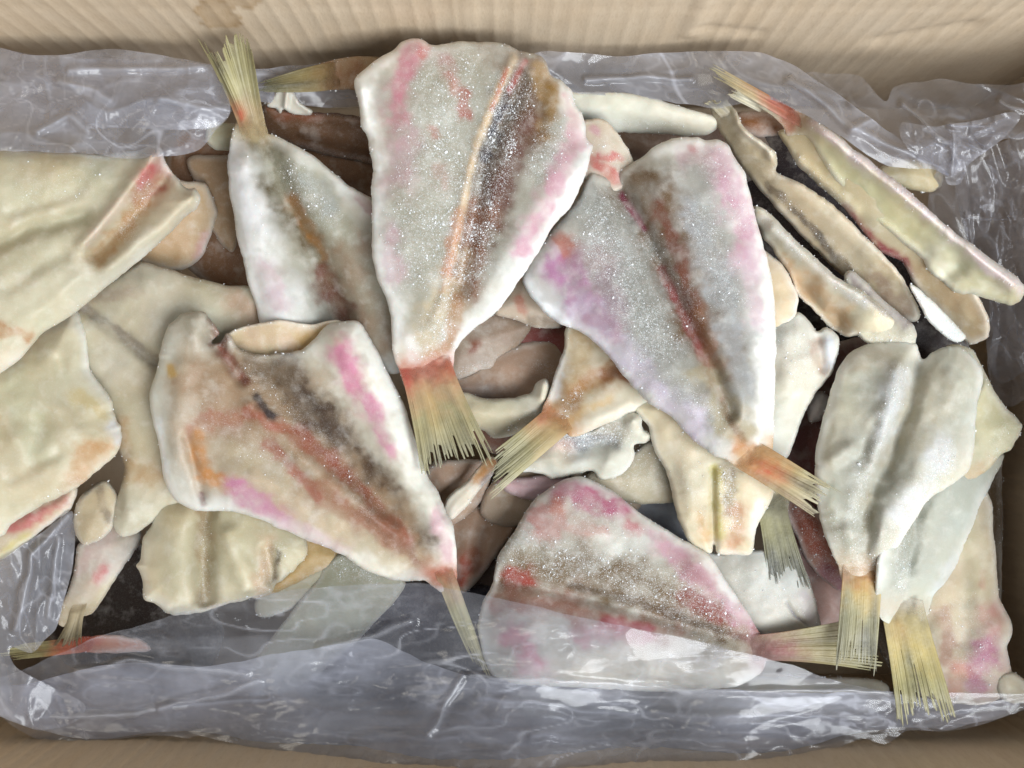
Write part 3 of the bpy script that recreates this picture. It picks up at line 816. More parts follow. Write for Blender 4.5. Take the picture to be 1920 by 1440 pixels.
low("bluish grey sliver of fillet above the pink fillet's right shoulder",
    [(1160, 930), (1290, 925), (1300, 1020), (1240, 1010), (1190, 965)], [(1180, 940, -24), (1280, 1000, -26)], base=(158, 164, 178), sp=5)

low("beige fillet belly showing between the lumpy scrap and pink topped fillet",
    [(930, 900), (1000, 880), (1120, 880), (1200, 900), (1190, 960), (1040, 970), (950, 990), (900, 960)], [(950, 930, -16), (1150, 920, -16), (1000, 970, -18)], base=(188, 168, 150), sp=5, relief=[([(940, 930), (1160, 915)], 14, -1.5)])
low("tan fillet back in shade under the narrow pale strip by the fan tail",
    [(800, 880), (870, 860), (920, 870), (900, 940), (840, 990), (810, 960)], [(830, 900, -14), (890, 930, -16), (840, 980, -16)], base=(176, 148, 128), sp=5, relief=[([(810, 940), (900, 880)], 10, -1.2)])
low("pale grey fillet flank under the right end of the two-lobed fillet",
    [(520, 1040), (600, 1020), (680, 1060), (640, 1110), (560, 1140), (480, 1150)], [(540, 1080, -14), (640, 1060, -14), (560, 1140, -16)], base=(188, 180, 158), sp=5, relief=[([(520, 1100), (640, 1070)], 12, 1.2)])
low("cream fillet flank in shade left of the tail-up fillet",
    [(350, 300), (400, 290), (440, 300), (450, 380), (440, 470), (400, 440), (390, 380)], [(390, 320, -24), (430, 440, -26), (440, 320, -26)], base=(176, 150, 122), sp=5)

# upper right
fillet("smooth cream white fillet lying along the back bag fold",
    [(1040, 165), (1070, 170), (1147, 172), (1220, 184), (1290, 203), (1338, 216), (1350, 234), (1326, 252), (1267, 254), (1220, 250), (1147, 248), (1090, 240), (1040, 220)],
    [(1060, 200, 2), (1320, 225, 2), (1200, 240, -2)], dome=1, th=5, rim=30, base=(224, 222, 210), sp=4, rima=.2, relief=[([(1100, 200), (1250, 215)], 22, 1.5)],
    frost=[([(1120, 232), (1280, 236)], 10, .5)])
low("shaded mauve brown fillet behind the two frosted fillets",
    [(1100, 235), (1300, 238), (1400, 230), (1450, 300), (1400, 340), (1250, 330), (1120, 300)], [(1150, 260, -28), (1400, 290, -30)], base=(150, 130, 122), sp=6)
fillet("pale fillet corner with scarlet blotches wedged between two frosted fillets",
    [(1085, 232), (1110, 224), (1132, 224), (1154, 241), (1169, 266), (1187, 300), (1195, 330), (1150, 360), (1100, 340), (1080, 280)], [(1110, 240, 12), (1170, 310, 12)], th=5, rim=14,
    base=(214, 202, 186), sp=3, col=[([(1120, 290), (1145, 296)], 8, (206, 66, 66), .85), ([(1105, 300), (1140, 325), (1160, 335)], 10, (204, 76, 66), .8), ([(1110, 240), (1118, 246)], 7, PK, .7), ([(1150, 285), (1165, 298)], 5, (206, 96, 96), .7)],
    frost=[([(1120, 260), (1170, 310)], 30, .3)])
low("tan orange sliver between the upper folded fillets' tails",
    [(1380, 214), (1420, 210), (1460, 220), (1480, 240), (1440, 256), (1390, 250)], [(1390, 230, -4), (1470, 240, -4)], base=(150, 100, 62), sp=4)
fillet("cream fillet mostly hidden by the bag fold in top right corner",
    [(1680, 300), (1740, 305), (1768, 330), (1765, 350), (1740, 362), (1690, 350), (1640, 330)], [(1700, 330, -8)], th=7, base=(196, 184, 152), sp=4)
# stack of folded fillets standing on edge
fillet("folded fillet with dark skin, innermost of the upper right stack",
    [(1330, 190), (1352, 184), (1378, 205), (1392, 235), (1424, 262), (1453, 284), (1459, 306), (1456, 322), (1512, 348), (1570, 392), (1625, 445), (1682, 505), (1718, 565), (1722, 600), (1680, 600), (1620, 545), (1574, 512), (1511, 453), (1463, 398), (1420, 350), (1390, 310), (1354, 256), (1338, 220)],
    [(1350, 210, 8), (1440, 285, 10), (1420, 335, 0), (1620, 438, 8), (1570, 490, -8), (1712, 575, 0), (1385, 250, 8)], dome=1.2, flat=.62, th=8, rim=20, base=(206, 192, 166), sp=3.2,
    relief=[([(1372, 205), (1395, 240), (1440, 275), (1452, 300)], 8, 2.5), ([(1475, 350), (1560, 410), (1640, 490)], 16, 1.0), ([(1465, 305), (1480, 330)], 12, -3)],
    col=[([(1340, 200), (1400, 300), (1440, 340)], 22, (150, 136, 112), .8), ([(1440, 345), (1530, 440), (1600, 520)], 7, (88, 72, 60), .8), ([(1390, 240), (1440, 280)], 10, (222, 214, 196), .6), ([(1640, 520), (1700, 590)], 20, (150, 124, 110), .7)],
    frost=[([(1470, 370), (1600, 510)], 12, .4)],
    tails=[dict(r0=(1336, 204), r1=(1368, 194), tips=[(1316, 188), (1330, 184), (1344, 190), (1360, 178)], z0=11, z1=15, rays=6, ragged=5, cols=[(0, (170, 156, 126)), (1, (196, 186, 150))])])
fillet("middle folded fillet of the upper right stack with crimson edge",
    [(1462, 246), (1520, 250), (1570, 285), (1620, 340), (1690, 410), (1770, 480), (1820, 530), (1850, 590), (1856, 615), (1850, 634), (1818, 645), (1780, 610), (1735, 560), (1706, 524), (1690, 490), (1650, 470), (1621, 437), (1581, 390), (1523, 336), (1492, 305), (1474, 275)],
    [(1480, 270, 6), (1650, 425, 12), (1625, 448, 4), (1845, 600, 4), (1770, 600, -8), (1760, 500, 8)], dome=1.2, flat=.62, th=8, rim=22, base=(206, 190, 158), sp=3.2,
    relief=[([(1500, 300), (1600, 395)], 10, 1.5)],
    col=[([(1585, 392), (1621, 437), (1657, 472), (1696, 490), (1706, 520)], 9, (150, 44, 58), .95, .25), ([(1740, 520), (1840, 620)], 36, (176, 150, 116), .8)],
    frost=[([(1490, 290), (1580, 380)], 10, .4)])
fillet("white frosted flap of fillet below the crimson edge",
    [(1705, 534), (1723, 541), (1745, 560), (1765, 580), (1790, 605), (1812, 630), (1805, 640), (1790, 642), (1767, 629), (1745, 605), (1728, 582)], [(1710, 540, 16), (1800, 635, 10)], dome=1.2, flat=.62, th=4, rim=12, base=(216, 216, 212), sp=3,
    frost=[([(1715, 545), (1800, 630)], 24, .7)])
fillet("long folded fillet with red edged tail, outermost at upper right",
    [(1372, 178), (1384, 172), (1430, 178), (1475, 200), (1500, 212), (1523, 224), (1570, 253), (1603, 279), (1657, 322), (1712, 366), (1767, 417), (1821, 457), (1876, 497), (1918, 530), (1920, 552), (1908, 566), (1890, 572), (1850, 560), (1818, 550), (1790, 545), (1767, 525), (1738, 505), (1730, 485), (1700, 462), (1657, 425), (1606, 385), (1570, 343), (1544, 306), (1526, 272), (1510, 252), (1478, 254), (1466, 232), (1430, 205)],
    [(1380, 180, 20), (1500, 215, 22), (1600, 272, 26), (1850, 480, 22), (1570, 345, 12), (1725, 480, 12), (1905, 550, 14)], dome=1.2, flat=.62, th=11, rim=34, base=(214, 206, 172), sp=3, edge=2.6,
    relief=[([(1520, 226), (1600, 284), (1712, 372), (1821, 465), (1900, 530)], 16, 4.0), ([(1545, 290), (1640, 390), (1730, 465)], 16, -1.0), ([(1795, 500), (1770, 515)], 16, -3), ([(1500, 225), (1490, 250)], 8, -2)],
    col=[([(1523, 228), (1657, 326), (1767, 422), (1905, 535)], 13, (214, 196, 198), .9), ([(1400, 182), (1475, 232)], 14, (224, 214, 190), .7), ([(1740, 485), (1780, 510)], 22, (222, 218, 200), .7), ([(1560, 300), (1700, 430)], 20, (214, 208, 162), .6)],
    frost=[([(1523, 228), (1657, 326), (1767, 422), (1905, 535)], 14, .55), ([(1550, 310), (1740, 490)], 8, .4)],
    tails=[dict(r0=(1480, 228), r1=(1488, 204), tips=[(1352, 152), (1340, 138), (1331, 118)], z0=24, z1=30, rays=6, ragged=5, cols=[(0, (186, 104, 70)), (.35, (190, 92, 64)), (.6, (190, 160, 110)), (1, (200, 192, 150))], dark=.25, mid=[(.15, .6, .3, .25, (216, 206, 170), .8)]),
           dict(r0=(1404, 200), r1=(1408, 184), tips=[(1366, 182), (1372, 174), (1380, 170)], z0=25, z1=29, rays=4, ragged=4, cols=[(0, (214, 206, 180)), (1, (222, 216, 190))])])
fillet("curled fillet with peach hollow below the upper right stack",
    [(1412, 388), (1439, 398), (1475, 434), (1530, 482), (1570, 520), (1603, 538), (1643, 566), (1676, 598), (1672, 614), (1650, 625), (1620, 628), (1585, 631), (1566, 621), (1530, 590), (1497, 552), (1475, 505), (1446, 468), (1424, 430)],
    [(1430, 400, 6), (1560, 530, 9), (1660, 610, 8), (1500, 550, 2)], dome=1.2, flat=.62, th=8, rim=18, base=(216, 208, 186), sp=3, edge=3,
    relief=[([(1450, 430), (1540, 510), (1640, 580)], 14, 2.5), ([(1500, 545), (1540, 590), (1570, 600)], 24, -5), ([(1590, 600), (1640, 612)], 14, 1.5)],
    col=[([(1490, 520), (1540, 585), (1575, 600)], 26, (206, 168, 126), .85), ([(1440, 460), (1475, 500)], 10, (176, 130, 76), .8), ([(1430, 410), (1530, 492), (1620, 560)], 12, (206, 202, 198), .7), ([(1620, 560), (1660, 590)], 5, (130, 116, 116), .6)],
    frost=[([(1440, 408), (1570, 525), (1660, 590)], 16, .6)])
fillet("rounded fillet end with dark skin just below the curled peach fillet",
    [(1588, 510), (1640, 545), (1690, 590), (1714, 612), (1718, 632), (1709, 655), (1676, 665), (1639, 652), (1610, 630), (1600, 580)], [(1620, 560, 4), (1690, 640, 5)], dome=1.2, flat=.62, th=9, rim=26, base=(210, 204, 186), sp=3,
    col=[([(1600, 520), (1650, 560), (1700, 605)], 14, (128, 106, 110), .85)], frost=[([(1640, 650), (1710, 640)], 20, .6)])
fillet("small peach fillet edge peeking from under right frosted fillet",
    [(1400, 460), (1439, 472), (1468, 500), (1490, 535), (1498, 563), (1492, 596), (1475, 614), (1455, 632), (1400, 620)], [(1420, 540, 5), (1490, 560, 8)], th=5, rim=12, base=(220, 202, 176), sp=3.5)
fillet("white ragged fillet showing right of and below the right frosted fillet",
    [(1400, 600), (1470, 600), (1497, 585), (1530, 622), (1548, 616), (1572, 632), (1571, 661), (1559, 705), (1534, 731), (1512, 764), (1501, 796), (1490, 829), (1479, 857), (1440, 870), (1380, 800)],
    [(1420, 700, 3), (1560, 640, 6), (1480, 840, 4)], th=7, rim=16, base=(220, 216, 204), sp=3.2, edge=3,
    relief=[([(1535, 640), (1540, 690)], 10, -2), ([(1480, 640), (1480, 780)], 24, 1.2)],
    col=[([(1525, 640), (1545, 690)], 12, (186, 150, 130), .6), ([(1555, 640), (1560, 690)], 10, (206, 212, 222), .7)], frost=[([(1480, 610), (1500, 700)], 34, .4)])
low("small greyish lump of fillet above the pale tail-down fillet",
    [(1520, 740), (1545, 735), (1560, 760), (1545, 785), (1515, 790)], [(1530, 760, -4)], base=(190, 182, 186), sp=4)

# lower right
fillet("pink and magenta blotched fillet against the right wall",
    [(1760, 900), (1830, 900), (1858, 937), (1864, 1017), (1873, 1119), (1891, 1156), (1897, 1185), (1887, 1214), (1898, 1261), (1915, 1290), (1847, 1320), (1785, 1320), (1720, 1300), (1690, 1200), (1700, 1050)],
    [(1780, 950, -16), (1860, 1200, -6), (1720, 1280, -10)], th=7, rim=26, base=(206, 194, 174), sp=3.5,
    relief=[([(1800, 1050), (1810, 1200)], 20, -1.5)],
    col=[([(1845, 1220), (1830, 1270)], 30, (188, 104, 146), .85), ([(1800, 1260), (1790, 1290)], 18, (206, 120, 96), .7), ([(1860, 1150), (1850, 1180)], 22, (200, 132, 126), .7), ([(1845, 1075), (1842, 1100)], 6, (196, 96, 90), .6),
         ([(1770, 1150), (1780, 1250)], 14, (160, 108, 96), .6), ([(1815, 1000), (1830, 1100)], 24, (206, 198, 166), .6)],
    frost=[([(1800, 1150), (1850, 1270)], 50, .35)])
low("pale scrap at the lower right corner beside the film edge",
    [(1870, 1268), (1900, 1262), (1925, 1280), (1940, 1310), (1900, 1320), (1870, 1300)], [(1890, 1290, -1)], base=(206, 198, 178), sp=4)
low("pinkish fillet behind the olive tail and pale tail-down fillet",
    [(1490, 1060), (1540, 1050), (1600, 1080), (1620, 1200), (1560, 1200), (1520, 1190), (1500, 1130)], [(1530, 1100, -24), (1590, 1180, -22)], base=(196, 164, 160), sp=4)
fillet("grey white flat fillet with a fine crack below the olive tail",
    [(1290, 1020), (1340, 1036), (1440, 1030), (1500, 1055), (1522, 1100), (1534, 1150), (1538, 1178), (1500, 1190), (1440, 1200), (1380, 1180), (1320, 1100)],
    [(1340, 1060, -6), (1520, 1160, -4)], th=5, rim=12, base=(196, 194, 186), sp=3.5, edge=1.2, relief=[([(1475, 1130), (1490, 1155), (1515, 1172)], 3, -.8)],
    col=[([(1475, 1130), (1490, 1155), (1515, 1172)], 2, (150, 140, 146), .8, .2), ([(1510, 1120), (1530, 1175)], 12, (196, 184, 196), .6)], frost=[([(1400, 1090), (1480, 1150)], 40, .3)])
fillet("orange red stained fillet slanting under the pale tail-down fillet",
    [(1465, 930), (1500, 930), (1545, 965), (1600, 1030), (1610, 1100), (1580, 1112), (1537, 1081), (1515, 1055), (1495, 1010), (1475, 970)], [(1490, 950, -18), (1570, 1090, -10)], th=6, rim=18, base=(190, 150, 140), sp=3,
    col=[([(1490, 960), (1530, 1030)], 26, (150, 76, 50), .85), ([(1515, 1000), (1550, 1050)], 18, (186, 84, 50), .8), ([(1545, 1070), (1575, 1095)], 14, (196, 130, 150), .85), ([(1550, 1062), (1560, 1070)], 6, (140, 56, 76), .8)],
    frost=[([(1500, 960), (1560, 1080)], 22, .4)])
fillet("cream fillet with yellow brown centre stripe under the right frosted fillet",
    [(1190, 760), (1260, 740), (1360, 780), (1446, 840), (1450, 925), (1436, 960), (1420, 985), (1414, 1010), (1410, 1038), (1380, 1039), (1346, 1037), (1339, 1020), (1333, 1037), (1307, 1029), (1286, 1010), (1268, 962), (1249, 887), (1227, 844), (1215, 800)],
    [(1250, 800, 3), (1330, 1030, 4), (1430, 930, 4)], th=7, rim=20, base=(214, 202, 176), sp=3, edge=1.8,
    relief=[([(1336, 880), (1337, 1030)], 5, -1.4), ([(1350, 890), (1352, 1020)], 9, .6), ([(1375, 900), (1372, 1020)], 14, -.6), ([(1290, 850), (1290, 980)], 24, 1.5)],
    col=[([(1345, 880), (1345, 1000)], 9, (190, 178, 110), .9), ([(1370, 880), (1366, 950)], 12, (116, 96, 66), .85), ([(1385, 960), (1375, 1025)], 14, (192, 138, 100), .8), ([(1315, 975), (1325, 1010)], 13, (196, 152, 92), .7), ([(1425, 940), (1410, 1000)], 9, WH, .7), ([(1275, 850), (1260, 800)], 26, (216, 200, 170), .6)],
    frost=[([(1365, 890), (1370, 980)], 16, .9), ([(1290, 830), (1300, 960)], 40, .25)])
# lone tail below it
fillet("fillet end with dark rayed olive tail fin below the striped cream fillet",
    [(1400, 890), (1470, 900), (1478, 960), (1468, 985), (1430, 990), (1410, 960)], [(1430, 930, -4), (1450, 980, -3)], th=5, base=(190, 176, 140), sp=4,
    tails=[dict(r0=(1420, 955), r1=(1474, 950), tips=[(1440, 1082), (1455, 1090), (1480, 1088), (1500, 1092), (1518, 1096)], z0=0, z1=2, rays=14, ragged=7, cols=[(0, (150, 144, 120)), (.35, (170, 164, 116)), (.7, (150, 148, 116)), (1, (150, 150, 140))],
                dark=.6, mid=[(.18, .8, .18, .25, (70, 72, 80), .85), (.75, .8, .14, .2, (110, 110, 104), .6)])])
fillet("small fillet with yellow brown stripe and olive tail in the centre hollow",
    [(1063, 605), (1100, 600), (1200, 660), (1260, 740), (1225, 758), (1198, 768), (1147, 790), (1103, 810), (1070, 818), (1056, 806), (1030, 800), (1014, 775), (1027, 742), (1041, 698), (1056, 654)],
    [(1070, 620, 0), (1180, 740, 3), (1030, 790, 6)], th=6, rim=22, base=(216, 206, 184), sp=3,
    relief=[([(1035, 790), (1110, 720), (1180, 670)], 16, -1.1), ([(1180, 760), (1090, 805)], 14, 1.2)],
    col=[([(1090, 640), (1070, 730)], 34, (184, 156, 112), .8), ([(1030, 790), (1100, 720), (1190, 680)], 20, (160, 112, 58), .9), ([(1130, 700), (1190, 700)], 12, (146, 82, 38), .8), ([(1020, 760), (1030, 775)], 9, (206, 110, 80), .8),
         ([(1060, 800), (1140, 750)], 10, (206, 166, 100), .6), ([(1046, 680), (1036, 740)], 12, (206, 204, 206), .7), ([(1080, 812), (1190, 762)], 12, (226, 218, 200), .7)],
    frost=[([(1060, 775), (1080, 740)], 14, .7)],
    tails=[dict(r0=(1012, 776), r1=(1064, 812), tips=[(928, 845), (934, 862), (924, 884), (932, 905), (926, 931)], z0=10, z1=13, rays=12, ragged=6, cols=[(0, (200, 140, 72)), (.3, (204, 172, 110)), (.6, (180, 170, 116)), (1, (204, 200, 160))], dark=.3,
                mid=[(.1, .15, .3, .2, (206, 110, 80), .7)])])
fillet("low pale fillet with grey groove, its yellow fan tail at lower right",
    [(1680, 900), (1780, 850), (1880, 850), (1862, 900), (1850, 930), (1840, 951), (1818, 1006), (1792, 1061), (1767, 1105), (1745, 1137), (1732, 1160), (1690, 1172), (1652, 1160), (1640, 1110), (1650, 1020)],
    [(1800, 880, -4), (1750, 1050, -2), (1690, 1150, 4)], core=(160,160,150), corew=50, corea=.6, th=8, rim=30, base=(200, 202, 192), sp=3,
    relief=[([(1745, 900), (1712, 980), (1700, 1060), (1692, 1140)], 16, -2.6), ([(1800, 960), (1760, 1080)], 20, 1.5)],
    col=[([(1725, 940), (1704, 1060)], 16, (134, 136, 122), .8), ([(1690, 1000), (1680, 1100)], 18, (170, 172, 160), .6), ([(1790, 1050), (1760, 1110)], 12, (206, 212, 218), .6)],  # last stroke paints light on the lower right edge
    frost=[([(1690, 980), (1690, 1100)], 18, .6)],
    tails=[dict(r0=(1650, 1135), r1=(1736, 1150), tips=[(1683, 1345), (1698, 1354), (1712, 1335), (1728, 1325), (1742, 1340), (1756, 1335), (1770, 1356), (1782, 1345), (1797, 1352)], z0=12, z1=15, rays=16, ragged=7,
                cols=[(0, (206, 196, 176)), (.2, (196, 178, 118)), (.45, (206, 184, 106)), (.75, (180, 172, 112)), (1, (212, 206, 160))], dark=.38, mid=[(.38, .6, .08, .3, (92, 90, 66), .7), (.3, .3, .2, .14, (200, 150, 70), .5)], split=.7)])
fillet("greenish lobe of fillet at right wall behind the pale tail-down fillet",
    [(1770, 655), (1818, 652), (1843, 690), (1864, 735), (1887, 765), (1918, 795), (1912, 815), (1896, 845), (1876, 856), (1854, 882), (1815, 898), (1780, 880), (1770, 780)], [(1800, 680, -1), (1900, 800, 2), (1830, 880, 0)], th=7, rim=24,
    base=(198, 194, 168), sp=3.2, edge=3, relief=[([(1830, 760), (1850, 720)], 12, 2)], col=[([(1850, 690), (1880, 740)], 8, (190, 140, 130), .5), ([(1820, 885), (1850, 870)], 12, (196, 160, 120), .6)],
    frost=[([(1890, 800), (1870, 850)], 20, .4)])
fillet("pale grey tail-down fillet with centre groove and lumps near right wall",
    [(1572, 690), (1590, 664), (1622, 648), (1680, 640), (1716, 645), (1730, 672), (1748, 660), (1785, 648), (1815, 658), (1838, 688), (1842, 712), (1832, 760), (1828, 830), (1815, 880), (1789, 906), (1755, 928), (1735, 945), (1719, 970), (1694, 1010), (1672, 1050), (1660, 1085), (1620, 1096), (1582, 1090), (1572, 1060), (1552, 1017), (1537, 970), (1527, 906), (1530, 851), (1541, 789), (1552, 753), (1565, 715)],
    [(1600, 680, 8), (1800, 690, 9), (1540, 870, 13), (1780, 880, 13), (1620, 1080, 13)], core=(158,157,146), corew=60, corea=.75, th=9, rim=40, base=(200, 198, 184), sp=3, bump=.9, rima=.25,
    relief=[([(1722, 680), (1705, 760), (1675, 840), (1650, 890), (1630, 960), (1624, 1070)], 15, -4.5), ([(1690, 690), (1665, 800), (1640, 870)], 26, 3), ([(1590, 840), (1560, 855)], 14, 2.0), ([(1650, 905), (1645, 930)], 12, 2.6),
            ([(1790, 700), (1760, 830), (1700, 940)], 36, 2.5), ([(1590, 1000), (1600, 1060)], 14, 1.5), ([(1650, 1000), (1640, 1060)], 14, 1.5), ([(1640, 790), (1615, 850)], 9, -.5)],
    col=[([(1724, 690), (1700, 790), (1660, 870)], 14, (164, 156, 136), .7), ([(1632, 930), (1624, 1060)], 8, (150, 138, 112), .7), ([(1600, 680), (1640, 670)], 26, (168, 150, 126), .6), ([(1690, 700), (1660, 820)], 24, (206, 210, 216), .6),
         ([(1560, 760), (1540, 900)], 16, (196, 186, 160), .5), ([(1770, 720), (1720, 820)], 36, (196, 186, 160), .6), ([(1770, 850), (1700, 960)], 26, (206, 208, 214), .6)],
    frost=[([(1690, 700), (1600, 940), (1610, 1070)], 20, .55), ([(1770, 860), (1680, 1000), (1650, 1080)], 30, .7), ([(1560, 970), (1590, 1060)], 20, .5)], grain=.8,
    tails=[dict(r0=(1580, 1072), r1=(1654, 1072), tips=[(1563, 1248), (1580, 1244), (1600, 1238), (1621, 1242), (1632, 1238), (1643, 1262)], z0=20, z1=19, rays=14, ragged=6,
                cols=[(0, (206, 170, 130)), (.15, (204, 132, 62)), (.35, (212, 176, 84)), (.6, (180, 172, 124)), (1, (206, 202, 176))], dark=.35, mid=[(.65, .82, .16, .22, (70, 74, 84), .85), (.15, .4, .18, .4, (190, 190, 160), .7), (.85, .5, .14, .4, (200, 194, 150), .5)], split=.5)])

# ------------------------------------------------------------------ upper layer
fillet("fillet standing tail up at left, tail fin against the back wall",
    [(440, 236), (452, 215), (470, 205), (492, 208), (498, 248), (512, 252), (547, 268), (583, 290), (620, 322), (656, 350), (700, 376), (760, 420), (780, 560), (760, 690), (730, 700), (690, 670), (605, 625), (540, 640), (492, 612), (484, 590), (463, 521), (448, 456), (434, 383), (425, 310), (434, 254)],
    [(470, 230, 12), (450, 400, 8), (680, 420, 6), (600, 620, 1), (740, 660, 0)], core=(162,160,146), corew=60, corea=.7, th=8, rim=34, base=(212, 211, 204), sp=3,
    relief=[([(488, 268), (520, 350), (570, 450), (640, 590)], 26, -6.5), ([(520, 290), (600, 400), (690, 560)], 30, .8), ([(455, 300), (480, 450), (540, 590)], 24, 1.6)],
    col=[([(442, 290), (456, 420), (505, 590)], 32, (238, 238, 240), .9), ([(470, 330), (520, 470), (560, 590)], 18, (200, 198, 196), .6), ([(540, 276), (640, 350), (690, 390)], 13, (222, 222, 218), .8),
         ([(492, 262), (525, 340), (580, 440), (655, 590)], 25, (98, 84, 56), 1), ([(520, 280), (570, 350), (650, 480), (710, 600)], 38, (164, 162, 142), .85), ([(545, 370), (580, 430), (610, 480)], 11, (160, 110, 52), .8), ([(615, 530), (655, 600)], 24, (112, 58, 36), .95),
         ([(660, 480), (720, 640)], 36, (160, 136, 112), .8), ([(500, 500), (520, 570)], 16, (216, 180, 192), .6), ([(680, 372), (700, 400)], 12, (196, 140, 150), .7), ([(470, 215), (480, 250)], 16, (176, 158, 112), .85), ([(575, 330), (620, 390)], 20, (158, 162, 160), .6)],
    frost=[([(545, 320), (610, 400)], 26, .55), ([(460, 300), (500, 480)], 16, .2)],
    tails=[dict(r0=(448, 238), r1=(499, 236), tips=[(373, 70), (384, 82), (400, 100), (412, 96), (424, 70), (437, 57), (459, 70), (478, 94)], z0=18, z1=34, rays=13, ragged=4,
                cols=[(0, (196, 172, 122)), (.3, (186, 160, 110)), (.5, (182, 172, 118)), (1, (196, 188, 130))], dark=.4, mid=[(.2, .28, .22, .13, (206, 92, 56), .9), (.25, .9, .12, .2, (84, 76, 60), .7)], split=.5)])
fillet("cream fillet with folded edge and rust red pocket at the left frame",
    [(-120, 290), (0, 281), (109, 285), (200, 290), (262, 281), (288, 268), (303, 276), (312, 303), (324, 324), (343, 346), (354, 354), (366, 352), (375, 368), (368, 390), (339, 416), (310, 448), (262, 488), (219, 521), (160, 570), (109, 607), (73, 632), (36, 676), (0, 702), (-120, 740)],
    [(0, 300, 20), (290, 280, 22), (360, 370, 20), (0, 680, 20), (150, 560, 18), (-100, 500, 22)], core=(186,178,152), corew=80, corea=.6, th=10, rim=36, base=(212, 202, 178), sp=3, edge=2.6, rima=.3, rimcol=(226, 220, 200),
    relief=[([(-40, 470), (60, 430), (160, 400)], 14, -2.5), ([(288, 285), (240, 350), (160, 455)], 12, 3.2), ([(318, 325), (270, 385), (180, 470)], 18, -5.0), ([(360, 372), (300, 430), (200, 500)], 16, 2.5), ([(-40, 560), (80, 500)], 40, 1.5), ([(0, 350), (150, 330)], 40, 1.2), ([(20, 400), (140, 360)], 12, -1.0), ([(10, 540), (120, 470)], 14, -1.1), ([(60, 590), (150, 520)], 12, .9)],
    col=[([(306, 312), (270, 370)], 20, (166, 78, 54), .9), ([(285, 315), (265, 345)], 12, (204, 92, 96), .75), ([(270, 380), (215, 440), (190, 480)], 18, (176, 128, 70), .8), ([(288, 282), (310, 310)], 14, (216, 190, 178), .6), ([(-20, 470), (60, 436), (150, 410)], 16, (172, 166, 138), .75),
         ([(0, 618), (50, 628)], 12, (176, 120, 62), .8), ([(30, 380), (180, 330)], 40, (190, 188, 162), .5), ([(0, 520), (80, 480)], 36, (186, 182, 156), .5), ([(165, 455), (230, 370)], 10, (212, 184, 170), .5)],
    frost=[([(270, 350), (235, 440)], 16, .6), ([(60, 340), (150, 340)], 50, .25)])
fillet("bulging cream fillet with tan corner at left, below the folded one",
    [(-110, 640), (0, 640), (100, 590), (142, 580), (158, 620), (168, 691), (193, 727), (211, 753), (212, 775), (226, 800), (228, 822), (215, 855), (182, 884), (142, 917), (91, 942), (47, 964), (18, 986), (6, 1006), (-110, 1010)],
    [(0, 700, 2), (140, 600, -2), (200, 820, 8), (20, 980, 9), (-80, 800, 8)], core=(184,176,150), corew=80, corea=.6, th=10, rim=46, base=(214, 204, 178), sp=3.2, edge=2.6, rima=.25,
    relief=[([(60, 700), (120, 800)], 40, 2), ([(30, 830), (100, 900)], 30, 2), ([(80, 790), (60, 860)], 16, -1.5), ([(110, 680), (150, 790)], 14, -1.3), ([(20, 900), (110, 850)], 12, -1.1), ([(-20, 740), (30, 820)], 14, 1.2)],
    col=[([(190, 840), (150, 890)], 24, (186, 134, 76), .8), ([(205, 800), (222, 830)], 10, (206, 206, 212), .8), ([(150, 750), (190, 770)], 18, (196, 176, 120), .6), ([(30, 730), (80, 830)], 34, (192, 192, 164), .6), ([(20, 640), (100, 610)], 24, (196, 178, 150), .6)],
    frost=[([(150, 900), (60, 950)], 14, .3)])
